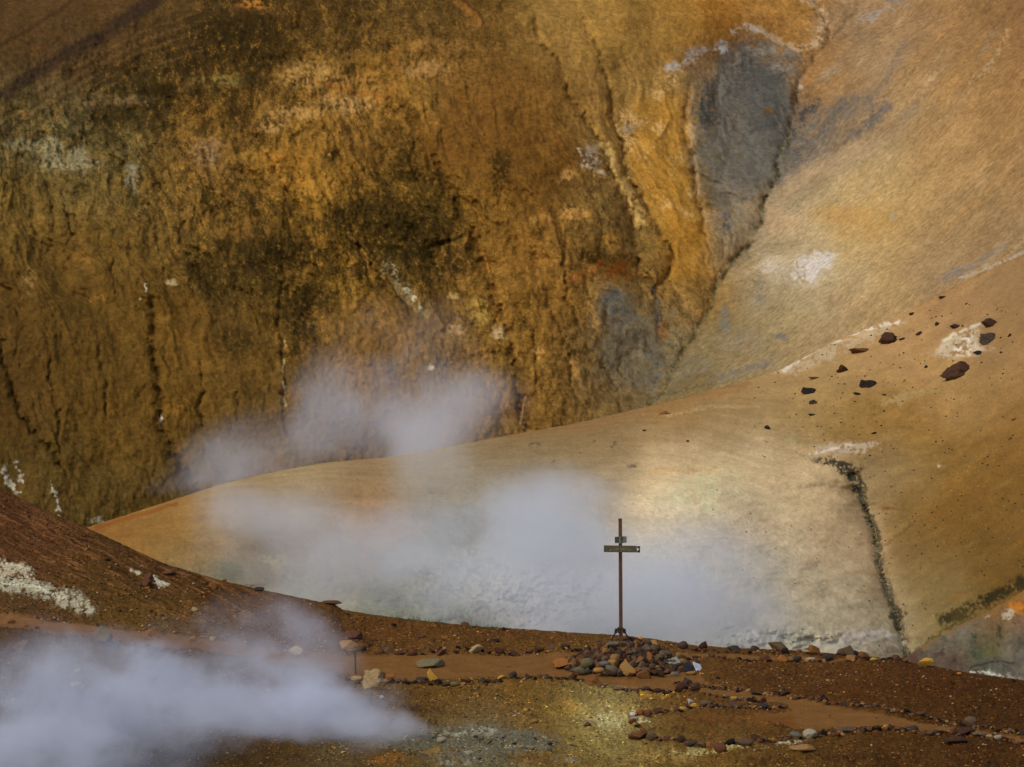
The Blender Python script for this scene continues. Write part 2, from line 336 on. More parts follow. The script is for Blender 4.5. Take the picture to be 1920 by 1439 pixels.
A = Paint(PX, PY, MC, 46, 26, 1); A.k = np.where(s_ < 0, A.k*(1.3-.3*sstep(420, 560, PY)*sstep(620, 420, PX)), A.k)
onL = np.where(s_ < 0, 1.0, 0.0).astype(np.float32)
st = fbm(cl/9, PY/60, 30, 3)*lw+fbm(cr_/40, (PY-PX*.7)/160, 31, 4)*(1-lw)
mot = .22*A.med+.26*fbm(PX/12, PY/12, 32, 5, .75)+.03*st
k2 = A.k*np.where(s_ < 0, 1, .75)
grit = fbm(PX/4.2, PY/4.2, 29, 3, .8)
A.mottle(mot*k2*1.0+.15*grit*np.where(s_ < 0, .6+.6*A.k, .9))
W1x, W1y = PX+9*A.med, PY+9*A.fine
f1 = fbm(W1x/30, W1y/34, 33, 6, .78); f2 = fbm(W1x/18, W1y/20, 34, 5, .8); f3 = fbm(W1x/10, W1y/10, 35, 4, .8)
kk_ = sstep(.55, 1.45, A.k)*np.where(s_ < 0, 1, .5)
A.mix(sstep(.18, .42, f1+.55*(A.k-1.25))*kk_, (58,44,18), .62)
A.mix(sstep(.55, .8, -f1+.2*f3)*kk_, (174,130,54), .5)
A.mix(sstep(.40, .62, f2+.35*(A.k-1.1))*kk_, (52,38,18), .6)
A.mix(sstep(.40, .68, -f2)*kk_, (168,122,48), .5)
A.mix(sstep(.95, 1.2, f3)*kk_, (184,152,92), .6)
A.mix(sstep(.8, 1.05, -f3)*kk_, (40,30,14), .6)
A.mix(sstep(.55, 1.1, fbm(PX/60, PY/60, 36, 5, .6))*lw, (128,80,30), .25)
# long stripe and lines at top left
A.stroke([(-60,215),(0,178),(80,130),(180,72),(290,0),(330,-30)], 17, (58,44,33), .85)
for i in range(9):
    o_ = 22+i*9; A.stroke([(-60,225+o_),(40,165+o_),(150,100+o_),(260,40+o_),(380,o_)], 3, (66,46,24) if i % 2 else (112,84,50), .5, noise=.5)
A.stroke([(-40,110),(60,50),(110,20),(150,-10)], 5, (66,47,28), .6)
A.stroke([(250,45),(330,20),(420,10),(520,25)], 8, (98,72,40), .5, noise=.6)
A.blob(470, 8, 28, 9, (176,116,48), .9, noise=.5)
A.stroke([(860,5),(885,22),(900,42)], 9, (146,98,44), .8, noise=.4); A.stroke([(866,0),(895,20),(908,42)], 3, (84,54,26), .7)
# light mottled outcrops
for x, y, rx, ry, c in [(580,140,70,25,(176,138,76)),(650,195,60,18,(184,144,88)),(560,215,60,16,(182,142,82)),(680,150,50,20,(170,124,60)),(800,130,60,22,(164,124,72)),
    (820,85,70,18,(150,110,56)),(520,240,40,14,(178,138,84)),(1010,75,20,14,(170,130,70)),(1080,400,40,20,(180,136,70)),(1060,330,20,12,(172,130,72)),(1010,405,25,12,(160,118,60)),
    (390,290,36,30,(150,120,84)),(250,335,16,36,(150,140,112)),(90,270,46,14,(140,132,98)),(130,300,60,26,(150,140,108)),(30,270,40,12,(140,130,92)),(420,150,60,14,(128,110,58)),(200,190,90,14,(118,96,62)),
    (590,345,50,40,(176,128,52)),(540,300,60,30,(160,112,44)),(470,430,60,30,(136,100,46)),(900,585,26,30,(172,142,70)),(940,625,20,16,(190,164,120)),(855,615,20,16,(172,140,96)),(900,680,26,40,(150,112,54)),(850,560,20,10,(176,146,90)),
    (1005,660,10,14,(182,138,76)),(945,770,12,26,(150,108,52)),(60,520,16,30,(140,110,60)),(310,600,20,12,(140,104,46)),(330,770,26,16,(142,100,42)),(150,490,30,14,(134,98,44)),(560,510,30,12,(160,118,54)),(180,560,16,10,(146,106,46)),
    (1110,560,14,30,(160,128,66)),(1150,450,30,22,(166,122,54)),(1170,480,20,20,(150,116,70)),(1075,690,10,22,(168,128,70)),(1115,610,5,26,(176,134,70)),(1100,720,14,12,(150,120,76))]:
    A.blob(x, y, rx, ry, c, .85, noise=1, thr=.05)
for x, y, rx, ry in [(430,60,110,42),(500,110,60,26),(220,215,50,22),(300,240,24,18),(210,260,22,14),(490,480,80,60),(400,530,60,40),(590,560,60,40),(800,430,80,62),(700,400,50,36),(740,470,70,36),
    (560,590,40,50),(230,130,60,14),(480,150,40,18),(840,490,60,30),(700,330,14,12),(790,330,40,14),(620,290,20,16),(640,420,40,40),(560,470,60,30),(390,370,20,40),(940,320,26,50),(440,640,50,30),(300,170,50,18),(760,290,24,46),(820,350,22,50)]:
    A.blob(x, y, rx, ry, (46,36,14), .72, noise=1, thr=.0)
A.blob(765, 205, 12, 30, (74,52,24), .7, ang=-40, noise=.6)
A.stroke([(738,90),(738,130),(735,185)], 9, (160,104,40), .35, noise=.6)
A.stroke([(585,150),(650,165),(725,185)], 4, (160,104,44), .7)
A.stroke([(722,500),(745,520),(790,590)], 22, (140,128,94), .75, noise=1, thr=.25); A.stroke([(725,520),(745,555),(770,585)], 4, (50,38,20), .8, noise=.4)
A.stroke([(735,500),(765,540),(790,575)], 10, (206,194,160), .8, noise=1, thr=.5)
A.blob(1150, 505, 48, 26, (150,84,28), .75, noise=1); A.blob(1085, 520, 24, 10, (156,88,34), .6, noise=1); A.blob(1110, 480, 28, 16, (64,44,18), .8, noise=1)
A.stroke([(905,470),(925,540),(935,600)], 4, (176,120,54), .8, noise=1, thr=.1); A.stroke([(655,440),(680,475),(690,500)], 5, (176,130,70), .8, noise=.6)
A.stroke([(535,640),(530,700),(535,760)], 3, (190,170,124), .8, noise=1, thr=.2)
A.blob(300, 790, 5, 8, (215,205,185), 1); A.blob(275, 542, 4, 9, (220,208,180), 1, noise=.4); A.blob(262, 560, 3, 5, (205,190,150), .9); A.blob(322, 532, 12, 6, (180,160,120), .8, noise=1)
for p in ([(5,880),(15,905),(35,925)], [(25,870),(40,905)], [(95,905),(110,950),(120,975)]): A.stroke(p, 6, (172,165,148), .9, noise=1, thr=.1)
A.blob(180, 975, 26, 8, (140,136,112), .8, noise=1); A.blob(808, 690, 9, 8, (204,190,160), 1, noise=.4)
A.blob(980, 765, 16, 40, (84,62,46), .8, noise=.7); A.stroke([(985,740),(975,800),(1000,810)], 3, (176,140,96), .7, noise=1)
for x, y, rx, ry, a_ in [(250,150,60,10,-28),(180,200,50,8,-25),(60,220,60,8,-28)]: A.blob(x, y, rx, ry, (58,44,24), .5, ang=a_, noise=.8)
# yellow tongue and white patch, centre right
A.poly([(1190,190),(1290,170),(1300,330),(1325,430),(1335,520),(1260,520),(1240,430),(1190,330)], (172,124,46), .6, 20)
A.poly([(1115,262),(1145,270),(1175,330),(1210,420),(1190,440),(1160,360)], (196,162,98), .95, 8, noise=.3)
A.blob(1105, 297, 26, 24, (176,158,134), .95, noise=1); A.blob(1100, 300, 10, 14, (138,134,140), .8, noise=1)
A.stroke([(1085,280),(1100,315),(1135,325)], 5, (200,180,146), .9, noise=.8)
for x, y in [(1170,215),(1200,230),(1230,240),(1180,262),(1150,240),(1230,180),(1260,150),(1215,290),(1270,300),(1245,380),(1290,240),(1290,400),(1300,360)]:
    A.blob(x, y, 20, 16, (196,160,104), .8, noise=1, thr=.2)
A.blob(1180, 240, 22, 14, (150,142,132), .6, noise=1); A.blob(1175, 430, 20, 40, (140,114,66), .6, noise=1)
# grey clay body
A.poly([(1345,110),(1385,72),(1440,70),(1500,90),(1512,118),(1490,150),(1478,250),(1440,345),(1405,430),(1350,475),(1326,400),(1304,300),(1300,190)], (106,103,97), .8, 34, noise=.35)
A.poly([(1400,92),(1440,80),(1505,95),(1490,150),(1480,195),(1462,250),(1400,250),(1380,170)], (72,73,79), .8, 22, noise=.5)
A.poly([(1385,130),(1420,110),(1480,120),(1478,230),(1440,290),(1390,240)], (82,83,86), .5, 30)
A.blob(1325, 200, 26, 42, (74,75,80), .9, noise=.6); A.blob(1330, 120, 22, 40, (142,112,72), .7, noise=1)
A.blob(1360, 220, 14, 50, (108,104,98), .6, noise=.6); A.blob(1385, 120, 10, 26, (136,128,114), .6, noise=.5)
A.blob(1395, 410, 46, 60, (134,120,98), .6); A.blob(1370, 330, 40, 60, (110,104,96), .5, noise=.6); A.stroke([(1300,160),(1296,240),(1306,330),(1326,420)], 8, (170,146,112), .5, noise=1); A.blob(1440, 95, 50, 12, (150,142,130), .6, noise=1, thr=.1); A.blob(1400, 200, 70, 60, (98,94,90), .45, noise=1, thr=.1); A.blob(1360, 420, 10, 20, (82,82,88), .8, noise=.7); A.blob(1395, 370, 6, 10, (72,72,78), .7, noise=.5)
A.stroke([(1255,128),(1290,112),(1320,95),(1350,85)], 12, (172,160,148), .9, noise=1, thr=.1); A.stroke([(1375,62),(1400,52),(1430,58)], 9, (182,172,156), .9, noise=.8)
A.blob(1356, 92, 14, 12, (176,180,200), 1, noise=.9); A.blob(1300, 100, 30, 14, (148,138,132), .8, noise=1)
A.stroke([(1480,-20),(1500,0),(1530,10),(1548,40),(1545,75),(1515,88),(1470,80),(1440,70)], 10, (188,164,134), .8, noise=1, thr=.05)
A.blob(1490, 40, 30, 20, (176,132,76), .6, noise=.8); A.blob(1450, 110, 40, 14, (120,100,76), .6, noise=1); A.blob(1470, 125, 26, 12, (140,130,120), .7, noise=1)
A.blob(1510, 150, 14, 14, (170,112,42), .8, noise=.7); A.blob(1503, 163, 7, 6, (190,176,160), .9, noise=.6); A.blob(1490, 182, 7, 20, (70,48,24), .8, noise=.5)
A.blob(1440, 205, 9, 5, (104,80,46), .9)
A.stroke([(1488,262),(1508,215),(1530,188)], 12, (66,66,74), .9, noise=.5)
A.stroke([(1490,290),(1545,235),(1600,200),(1625,196)], 32, (98,93,89), .85, noise=.5)
A.stroke([(1460,345),(1540,275),(1600,250),(1668,205)], 15, (96,92,90), .8, noise=.4); A.stroke([(1430,385),(1500,325),(1560,290)], 13, (112,106,100), .7, noise=.4)
A.stroke([(1700,80),(1670,140),(1610,215)], 8, (112,102,92), .6, noise=.4); A.stroke([(1620,35),(1650,25),(1700,5)], 10, (140,134,128), .7, noise=.8); A.stroke([(1660,0),(1700,-8)], 8, (104,106,120), .8)
A.stroke([(1515,260),(1550,215)], 3, (146,108,68), .6)
A.stroke([(1690,90),(1640,170),(1540,290),(1450,390)], 26, (140,120,98), .35)
r9 = np.random.RandomState(19)
for i in range(46):                            # pale and brown wash lines running down to the gully
    x0 = r9.uniform(1500, 1960); y0 = r9.uniform(-20, 420); L = r9.uniform(60, 190); q = r9.uniform(.6, 1.2)
    if x0-L*.9 < np.interp(y0+L*q, [0,250,520,760], [1640,1530,1440,1360]): continue
    pts = [(x0-L*t*.9, y0+L*t*q+6*math.sin(t*5+i)) for t in (0, .3, .6, 1)]
    A.stroke(pts, r9.uniform(2.5, 9), [(188,164,128),(112,84,52),(150,138,120),(176,132,74)][i % 4], r9.uniform(.25, .5), noise=1, thr=.1, taper=True)
for x, y, rx, ry, a_ in [(1540,330,60,16,-40),(1600,300,70,18,-35),(1480,400,50,16,-50),(1700,220,60,14,-50),(1420,560,40,30,0),(1390,640,50,26,0),(1500,150,30,20,-50),(1560,130,50,14,-40)]:
    A.blob(x, y, rx, ry, (136,124,106), .5, ang=a_, noise=1)
# pale and white on the lower right slope
A.poly([(1420,470),(1480,480),(1560,462),(1578,480),(1560,520),(1500,545),(1440,520)], (176,162,140), .85, 14, noise=.4)
A.poly([(1490,488),(1530,470),(1575,468),(1560,500),(1520,532),(1480,520)], (196,188,184), .95, 8, noise=.8)
A.blob(1440, 500, 30, 14, (186,174,160), .7, noise=.8); A.blob(1425, 545, 12, 28, (112,110,108), .7, noise=.7); A.blob(1398, 480, 10, 12, (92,96,80), .6, noise=1)
A.stroke([(1420,390),(1470,360),(1560,310),(1640,270)], 26, (168,144,112), .5); A.blob(1465, 420, 40, 30, (178,150,118), .6)
A.blob(1615, 415, 70, 44, (172,134,74), .5, noise=.5); A.blob(1560, 400, 40, 20, (176,132,68), .4); A.blob(1835, 370, 40, 20, (160,132,90), .4, noise=1)
A.stroke([(1755,530),(1810,498),(1885,462)], 9, (122,116,112), .75, noise=.5, taper=True); A.stroke([(1800,520),(1860,500),(1930,470)], 4, (172,160,148), .7, noise=.7)
A.blob(1670, 405, 8, 8, (150,146,134), .8, noise=.7); A.stroke([(1860,320),(1830,350)], 4, (176,156,120), .6, noise=1)
# blue grey stains near the gully foot
A.blob(1160, 585, 40, 48, (104,106,114), .85, noise=.8); A.blob(1150, 560, 16, 24, (84,88,104), .7, noise=1); A.blob(1185, 570, 10, 24, (128,116,90), .7, noise=.6)
A.stroke([(1226,540),(1232,590),(1232,640)], 8, (72,76,92), .85, noise=.4); A.blob(1258, 590, 10, 20, (110,98,84), .6, noise=.8)
A.blob(1180, 660, 80, 90, (118,110,94), .7, noise=.8); A.blob(1230, 720, 70, 40, (112,104,86), .6, noise=.8); A.blob(1225, 680, 20, 50, (104,102,96), .7, noise=.8); A.blob(1240, 620, 16, 30, (150,96,34), .5, noise=.8)
A.blob(1355, 600, 12, 36, (104,108,112), .8, noise=.7); A.blob(1300, 690, 50, 26, (112,106,90), .6, noise=.8); A.blob(1465, 632, 18, 7, (112,108,106), .8, noise=.7)
A.stroke([(1330,715),(1400,690),(1440,680)], 8, (106,104,104), .7, noise=1); A.stroke([(1180,770),(1240,740),(1330,725)], 10, (96,86,64), .6, noise=1)
A.blob(1170, 740, 40, 24, (112,92,60), .6, noise=1)
for b, m, col in crk:
    full = np.zeros(PX.shape, np.float32); full[b] = m; A.mix(full, col)
g_, t_ = seg_dist(PX+jx, PY+jy, CR[0][0])
A.mix((1-sstep(2, 7, g_))*sstep(.15, .6, fbm(PX/5, PY/5, 37, 3))*sstep(200, 260, PY), (116,124,92), .8)
A.mix((1-sstep(3, 20, g_))*sstep(.1, .6, fbm(PX/8, PY/8, 38, 3))*sstep(600, 680, PY), (150,120,80), .6)
# dark flecks on the right slope
fl = sstep(.95, 1.25, fbm(PX/5, PY/4, 39, 3, .6))*(1-lw)*sstep(1560, 1680, PX)
A.mix(fl, (104,74,42), .55)
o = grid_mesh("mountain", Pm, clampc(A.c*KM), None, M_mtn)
tag(o, "ochre mountainside with mottled rock wall and grey clay gully", "mountain")
del A
# ================================================================== PALE MOUND and right spur (middle distance)
gx = axis_arr(-500, 100, 1960, 2620, 1.9, 12); NR = 330
CRX = [-500,0,100,170,230,300,360,430,520,600,680,740,830,900,960,1020,1100,1180,1250,1350,1420,1470,1560,1680,1760,1840,1920,2300,2620]
CRY = [1180,1030,1003,987,968,945,926,903,884,869,862,856,840,827,815,805,790,770,755,728,708,690,643,594,552,512,478,300,180]
crest = np.interp(gx, CRX, CRY)+1.2*fbm(gx/25, gx*0, 51, 3)
u = (np.linspace(0, 1, NR)**1.15)[:, None]
PX = np.repeat(gx[None], NR, 0); PY = crest[None]+u*(1330-crest[None])
Yc = sint(gx, [-500,170,700,1250,1500,1750,1920,2300,2620], [78,88,103,122,132,130,126,112,100])[None]
pw = sint(gx, [200,1250,1500,1800], [.55,.55,.8,1.0])[None]
Yd = sint(gx, [-500,170,700,1300,1690,1920,2300], [58,60,62,66,72,66,60])[None]
cs0 = sint(gx, CRX, CRY, 22)[None]; us = np.clip((PY-cs0)/(1330-cs0), 0, 1); us = np.sqrt(us*us+.012**2)-.012
Y1 = Yc-(Yc-Yd)*us**pw
GUL = [(1380,800),(1450,835),(1530,862),(1570,875),(1600,905),(1625,955),(1640,1000),(1652,1060),(1665,1110),(1685,1165),(1702,1240),(1710,1330)]
gd, gt = seg_dist(PX, PY, GUL)
gside = np.interp(PY, [p[1] for p in GUL], [p[0] for p in GUL])
Lft = PX < gside; hd = np.abs(PX-gside)+.0*gd; hd = np.sqrt(hd*hd+6**2)-6
wG = sstep(820, 930, PY)
Y1 += wG*sstep(850, 980, PY)*np.where(Lft, 6.5*np.exp(-hd/80), 5.0*np.exp(-hd/140))-wG*np.where(Lft, 4*np.exp(-((gside-PX-260)/220)**2), 0)
cs = PX+1.75*PY
Y1 += np.where(Lft, 0, 1)*.55*fbm(cs/130, (PX-PY)/600, 52, 3)*sstep(0, .25, u)
Y1 += wG*.8*sstep(.42, .6, gt)*np.exp(-(gd/9)**2)
Y1 += .42*fbm(PX/120, PY/45, 53, 4)*sstep(0, .2, u)+.07*fbm(PX/14, PY/9, 54, 4, .6)
mlump = np.exp(-((PX-1020)/110)**2-((PY-1110)/55)**2)+.8*np.exp(-((PX-1400)/260)**2-((PY-1200)/22)**2)*sstep(1320, 1380, PX)
Y1 += mlump*(.9*fbm(PX/26, PY/16, 55, 4, .6))
wl = sstep(1700, 1300, PX)*sstep(980, 1090, PY)
Y1 += wl*.22*fbm(PX/50, PY/30, 56, 4)
LCX = 1
LC = [(230,985,150,98,36,.7),(300,970,156,112,48,.6),(350,990,168,122,54,.6),(300,1010,140,100,42,.7),(430,940,160,132,86,.5),(430,1000,168,126,64,.5),(480,1030,130,104,52,.6),(380,1050,140,122,84,.6),
 (430,1080,118,120,104,.6),(560,900,166,142,104,.4),(620,960,162,128,88,.4),(620,1040,156,128,84,.5),(700,880,158,130,92,.4),(700,960,166,130,88,.4),(720,1000,172,128,74,.4),(600,1110,150,150,136,.6),(800,900,158,140,112,.4),
 (800,1000,140,138,130,.5),(760,1080,142,140,130,.6),(860,1060,128,132,134,.6),(900,1140,126,132,126,.6),(760,1140,130,138,130,.5),(960,860,148,128,96,.4),(930,920,152,140,118,.4),(1020,1000,160,150,134,.5),(1020,1120,184,182,192,.9),
 (960,822,140,104,58,.6),(1060,830,138,104,60,.6),(1160,800,142,106,60,.6),(1250,775,146,108,58,.6),(1040,870,152,134,100,.4),(1150,850,156,134,98,.4),(1120,920,166,146,114,.4),(1240,820,150,126,84,.4),(1340,760,146,110,64,.5),(1350,820,156,132,90,.4),
 (1240,875,186,148,98,.4),(1310,885,206,172,118,.4),(1250,930,196,166,118,.4),(1330,940,196,168,122,.4),(1420,880,190,158,108,.4),(1470,920,194,160,110,.4),(1400,980,184,158,122,.4),(1500,980,188,154,108,.4),(1560,940,176,144,96,.4),(1580,1020,180,146,98,.4),
 (1260,1010,168,156,140,.4),(1350,1060,158,148,132,.4),(1440,1060,160,148,130,.4),(1530,1080,178,148,108,.4),(1620,1090,176,144,100,.4),(1400,1130,144,136,114,.6),(1480,1140,162,148,118,.6),(1560,1150,166,146,108,.5),(1660,1160,164,142,100,.5),(1330,1170,124,128,120,.6),
 (1100,1060,172,164,152,.5),(1150,1150,138,138,132,.6),(1250,1150,140,140,134,.5),(1250,1080,160,154,142,.4),(1460,1190,140,138,124,.7),(1600,1190,164,156,144,.7),(1680,1200,150,140,118,.6),
 (1480,800,150,122,74,.5),(1440,760,150,120,74,.5),(1450,850,160,132,86,.4),(1540,740,148,116,64,.6),(1520,700,152,120,76,.6),(1600,680,158,122,76,.5),(1700,640,156,118,74,.5),(1800,580,146,110,70,.5),(1880,520,136,104,68,.5),(1920,580,134,100,60,.5),(1880,640,136,102,62,.5),
 (1700,700,156,120,74,.5),(1760,720,152,116,66,.6),(1620,750,138,106,52,.8),(1700,770,136,100,42,.9),(1640,800,134,98,38,.9),(1580,800,140,112,66,.7),(1720,830,130,98,46,.8),(1800,760,142,108,60,.7),(1880,720,138,104,58,.6),(1900,800,128,94,46,.7),(1800,850,126,94,44,.7),
 (1900,900,114,82,34,.7),(1840,920,114,82,34,.7),(1740,900,124,96,50,.7),(1670,870,126,100,54,.7),(1660,920,110,86,44,.7),(1700,970,118,88,40,.7),(1790,970,112,80,32,.7),(1880,980,108,80,36,.7),(1720,1040,116,88,42,.6),(1800,1040,112,82,34,.6),(1880,1060,108,80,34,.6),
 (1700,1110,114,92,48,.6),(1760,1110,128,112,74,.5),(1720,1160,122,106,64,.5),(1780,1150,114,96,54,.6),(1850,1100,104,78,32,.6),(1740,1200,108,90,48,.6),(1740,1075,124,108,70,.5)]
print("paint mound")
LC = [desat(p, .48, 1.19) if 1180 < p[0] < 1690 and 840 < p[1] < 1230 else (desat(p, .22, .95) if p[0] < 1180 else (desat(p, .26, 1.06) if p[1] < 770 else desat(p, .14, 1.0))) for p in LC]
A = Paint(PX, PY, LC, 42, 16, 101)
sl = np.where(Lft & (PY > 850), 0, 1).astype(np.float32)*sstep(1380, 1480, PX)
stk = fbm(cs/30, (PX-PY*.6)/160, 131, 4)
A.mottle((.09*A.med+.08*fbm(PX/11, PY/7, 132, 5, .7)+.04*stk*sl)*A.k*1.6+.14*fbm(PX/4.2, PY/3.6, 141, 3, .8))
A.mix(sstep(.5, 1.1, fbm(cs/45, (PX-PY)/200, 133, 4))*sl*sstep(840, 900, PY), (138,92,32), .5)
A.mix(sstep(.5, 1.1, fbm(cs/40, (PX-PY)/180, 134, 4))*sl*sstep(840, 900, PY), (134,118,78), .4)
A.mix(sstep(.6, 1.0, fbm(PX/3.4, PY/2.8, 135, 2, .7))*sl*sstep(640, 760, PY), (84,64,30), .55)
A.mix(sstep(.65, 1.05, fbm(PX/3.4, PY/2.8, 136, 2, .7))*sl*sstep(640, 760, PY), (188,148,84), .5)
A.mix(sstep(.95, 1.2, fbm(PX/4.2, PY/3, 137, 2, .7))*(1-sl), (110,92,66), .45)
# crest line of the spur
A.stroke([(960,822),(1100,797),(1250,764),(1400,722)], 12, (132,96,52), .4, noise=.6); A.stroke([(180,990),(260,966),(330,945)], 5, (124,74,30), .7)
A.stroke([(1250,780),(1340,762),(1420,762)], 5, (184,158,116), .5, noise=.7)
A.poly([(1445,700),(1500,662),(1570,628),(1660,598),(1706,600),(1660,622),(1580,668),(1490,706)], (172,156,134), .85, 6, noise=.5)
A.stroke([(1470,694),(1540,650),(1620,618),(1690,602)], 5, (200,194,188), .9, noise=.9, thr=.05)
A.poly([(1748,668),(1772,638),(1800,622),(1842,606),(1828,634),(1845,650),(1862,652),(1830,668),(1790,676)], (180,170,158), .8, 7, noise=.8); A.blob(1806, 656, 24, 10, (208,206,210), .95, ang=-20, noise=.8); A.blob(1814, 636, 10, 7, (206,204,210), .9, noise=.5)
A.stroke([(1770,640),(1800,622),(1838,606)], 4, (196,194,180), .8, noise=.8); A.blob(1700, 745, 60, 12, (160,148,112), .5, ang=-18, noise=.8)
A.poly([(1505,858),(1530,836),(1580,828),(1640,826),(1652,836),(1610,852),(1570,858)], (170,158,146), .9, 6, noise=.7); A.stroke([(1520,852),(1560,842),(1600,834)], 4, (198,188,184), .9, noise=.8); A.blob(1480, 825, 30, 8, (150,144,112), .6, noise=.7)
A.blob(1765, 874, 10, 3, (190,184,170), .8, noise=.5)
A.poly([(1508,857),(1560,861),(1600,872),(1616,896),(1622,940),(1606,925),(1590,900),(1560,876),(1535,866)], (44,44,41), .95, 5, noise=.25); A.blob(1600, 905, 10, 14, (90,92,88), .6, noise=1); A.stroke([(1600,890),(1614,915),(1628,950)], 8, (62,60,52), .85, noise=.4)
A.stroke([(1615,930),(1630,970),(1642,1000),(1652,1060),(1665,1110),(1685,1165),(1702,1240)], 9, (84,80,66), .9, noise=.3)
gm = (1-sstep(4, 11, gd+4*fbm(PX/9, PY/9, 138, 3)))*wG
A.mix(gm*sstep(.0, .5, fbm(PX/4, PY/3.4, 139, 2)), (50,48,42), .85); A.mix(gm*sstep(.4, .8, fbm(PX/4, PY/3.4, 140, 2)), (176,168,122), .8)
A.stroke([(1660,1020),(1690,1000),(1710,985)], 5, (80,62,32), .5, noise=.8); A.blob(1688, 1150, 13, 18, (66,58,52), .9, noise=.4); A.stroke([(1670,1155),(1680,1180),(1700,1200)], 8, (64,66,48), .9, noise=.5)
for p in ([(1650,1240),(1680,1175),(1720,1110)],): pass
# vegetated gap above the lower right mound, its shadow painted into the colour
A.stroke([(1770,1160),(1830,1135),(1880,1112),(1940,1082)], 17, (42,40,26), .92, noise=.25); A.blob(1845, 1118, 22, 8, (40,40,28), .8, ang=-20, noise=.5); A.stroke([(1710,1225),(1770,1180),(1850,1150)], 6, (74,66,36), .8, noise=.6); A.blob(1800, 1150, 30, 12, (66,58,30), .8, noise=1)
# white rough deposits
A.blob(1080, 1090, 330, 95, (182,180,172), .8, noise=1, thr=-.15); A.blob(1470, 1100, 190, 90, (186,178,160), .6, noise=1, thr=.05); A.blob(1350, 1170, 260, 50, (170,168,160), .6, noise=1); A.blob(1020, 1110, 120, 60, (196,196,208), .95, noise=1, thr=-.1); A.blob(940, 1150, 60, 20, (150,146,150), .7, noise=1); A.blob(1060, 1080, 60, 40, (196,198,210), .9, noise=1)
A.blob(990, 1150, 40, 14, (112,104,108), .6, noise=1)
A.stroke([(1355,1200),(1400,1190),(1450,1192),(1500,1205)], 10, (180,184,190), .95, noise=.9, thr=.05); A.stroke([(1520,1215),(1580,1205),(1640,1190),(1690,1200)], 14, (182,180,182), .9, noise=.8); A.stroke([(1580,1195),(1650,1185),(1690,1190)], 6, (200,194,200), .9, noise=.8)
A.blob(1480, 1195, 40, 14, (110,114,104), .6, noise=.8); A.blob(1660, 1222, 30, 10, (120,104,100), .6, noise=.9); A.blob(1640, 1235, 40, 10, (140,130,88), .6, noise=.8)
for x, y in [(1420,1100),(1460,1120),(1560,1110),(1500,1000),(1480,1160),(1540,1170),(1600,1170),(1440,1160)]: A.blob(x, y, 30, 14, (186,176,152), .6, noise=1, thr=.15)
A.blob(1390, 1150, 36, 30, (136,124,78), .5, noise=.8); A.blob(1365, 1180, 26, 22, (106,110,102), .6, noise=.8); A.blob(1540, 1110, 20, 20, (124,122,116), .5, noise=.8)
A.stroke([(1220,885),(1300,878),(1340,880)], 9, (186,146,90), .4, noise=.8)
A.blob(470, 1030, 40, 20, (120,96,42), .7, noise=.5); A.blob(420, 1070, 50, 18, (96,104,92), .6, noise=.8); A.blob(520, 1050, 30, 18, (170,162,116), .6, noise=.9)
A.blob(720, 1005, 70, 26, (172,130,78), .3); A.blob(700, 955, 60, 34, (166,128,88), .25)
for x, y, r in [(1188,871,5),(1115,826,3),(1090,851,3),(1037,868,3),(1012,833,3),(1150,833,3),(998,836,3)]: A.blob(x, y, r*2.0, r, (92,78,62), .8)
back = []
for dy, dz in ((1, .25), (2.5, 1.5), (5, 4.5), (9, 9), (14, 14)):
    back.append((dy, dz))
P1 = unproj(PX, PY, Y1); top = P1[0]
rows = [np.stack([top[:, 0]*(1+.0*dy), top[:, 1]+dy, top[:, 2]-dz*np.interp(gx, [1300, 1600], [1, .7])], -1) for dy, dz in back][::-1]
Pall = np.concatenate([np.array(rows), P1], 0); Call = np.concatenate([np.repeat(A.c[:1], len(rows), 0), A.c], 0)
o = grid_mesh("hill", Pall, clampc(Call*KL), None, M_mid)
tag(o, "pale rounded clay mound with yellow brown slope beside its dark gully", "hill")
P1g, gx1, C1 = P1, gx, A.c
del A
# ================================================================== LOWER RIGHT GREY MOUND
gx = axis_arr(1640, 1690, 1960, 2400, 1.9, 10); NR = 100
crest = np.interp(gx, [1640,1700,1712,1740,1770,1800,1850,1880,1920,2100,2400], [1290,1240,1222,1206,1190,1172,1148,1132,1108,1030,960])+1.5*fbm(gx/14, gx*0, 61, 3)
u = np.linspace(0, 1, NR)[:, None]; PX = np.repeat(gx[None], NR, 0); PY = crest[None]+u*(1340-crest[None])
Yc = np.interp(gx, [1640,1712,1920,2400], [59,60,66,70])[None]; Y2 = Yc-(Yc-52.5)*u**.7
Y2 += .25*fbm(PX/30, PY/22, 62, 4)*sstep(0, .15, u)+.04*fbm(PX/7, PY/6, 63, 3)
A = Paint(PX, PY, [(1730,1215,96,94,84,1),(1760,1200,104,102,92,1),(1800,1185,98,96,88,1),(1760,1230,90,84,76,1),(1800,1225,104,92,78,1),(1840,1170,112,98,84,1),(1870,1150,124,92,50,1),(1910,1125,140,96,44,1),(1900,1160,112,92,78,1),
   (1860,1200,96,90,60,1),(1830,1230,76,80,70,1),(1900,1210,92,86,80,1),(1910,1240,96,92,86,1),(1860,1245,84,84,78,1),(1720,1240,86,66,60,1),(1790,1245,92,72,66,1),(1960,1150,120,90,60,1),(1800,1300,90,84,74,1)], 20, 8, 151)
A.mottle(.28*A.med+.22*fbm(PX/8, PY/6, 152, 4, .7))
A.stroke([(1712,1226),(1770,1194),(1850,1150),(1920,1112)], 6, (122,94,60), .7, noise=.4); A.blob(1908, 1140, 22, 16, (178,112,36), .9, noise=.8); A.blob(1892, 1152, 14, 9, (176,166,150), .9, noise=.9)
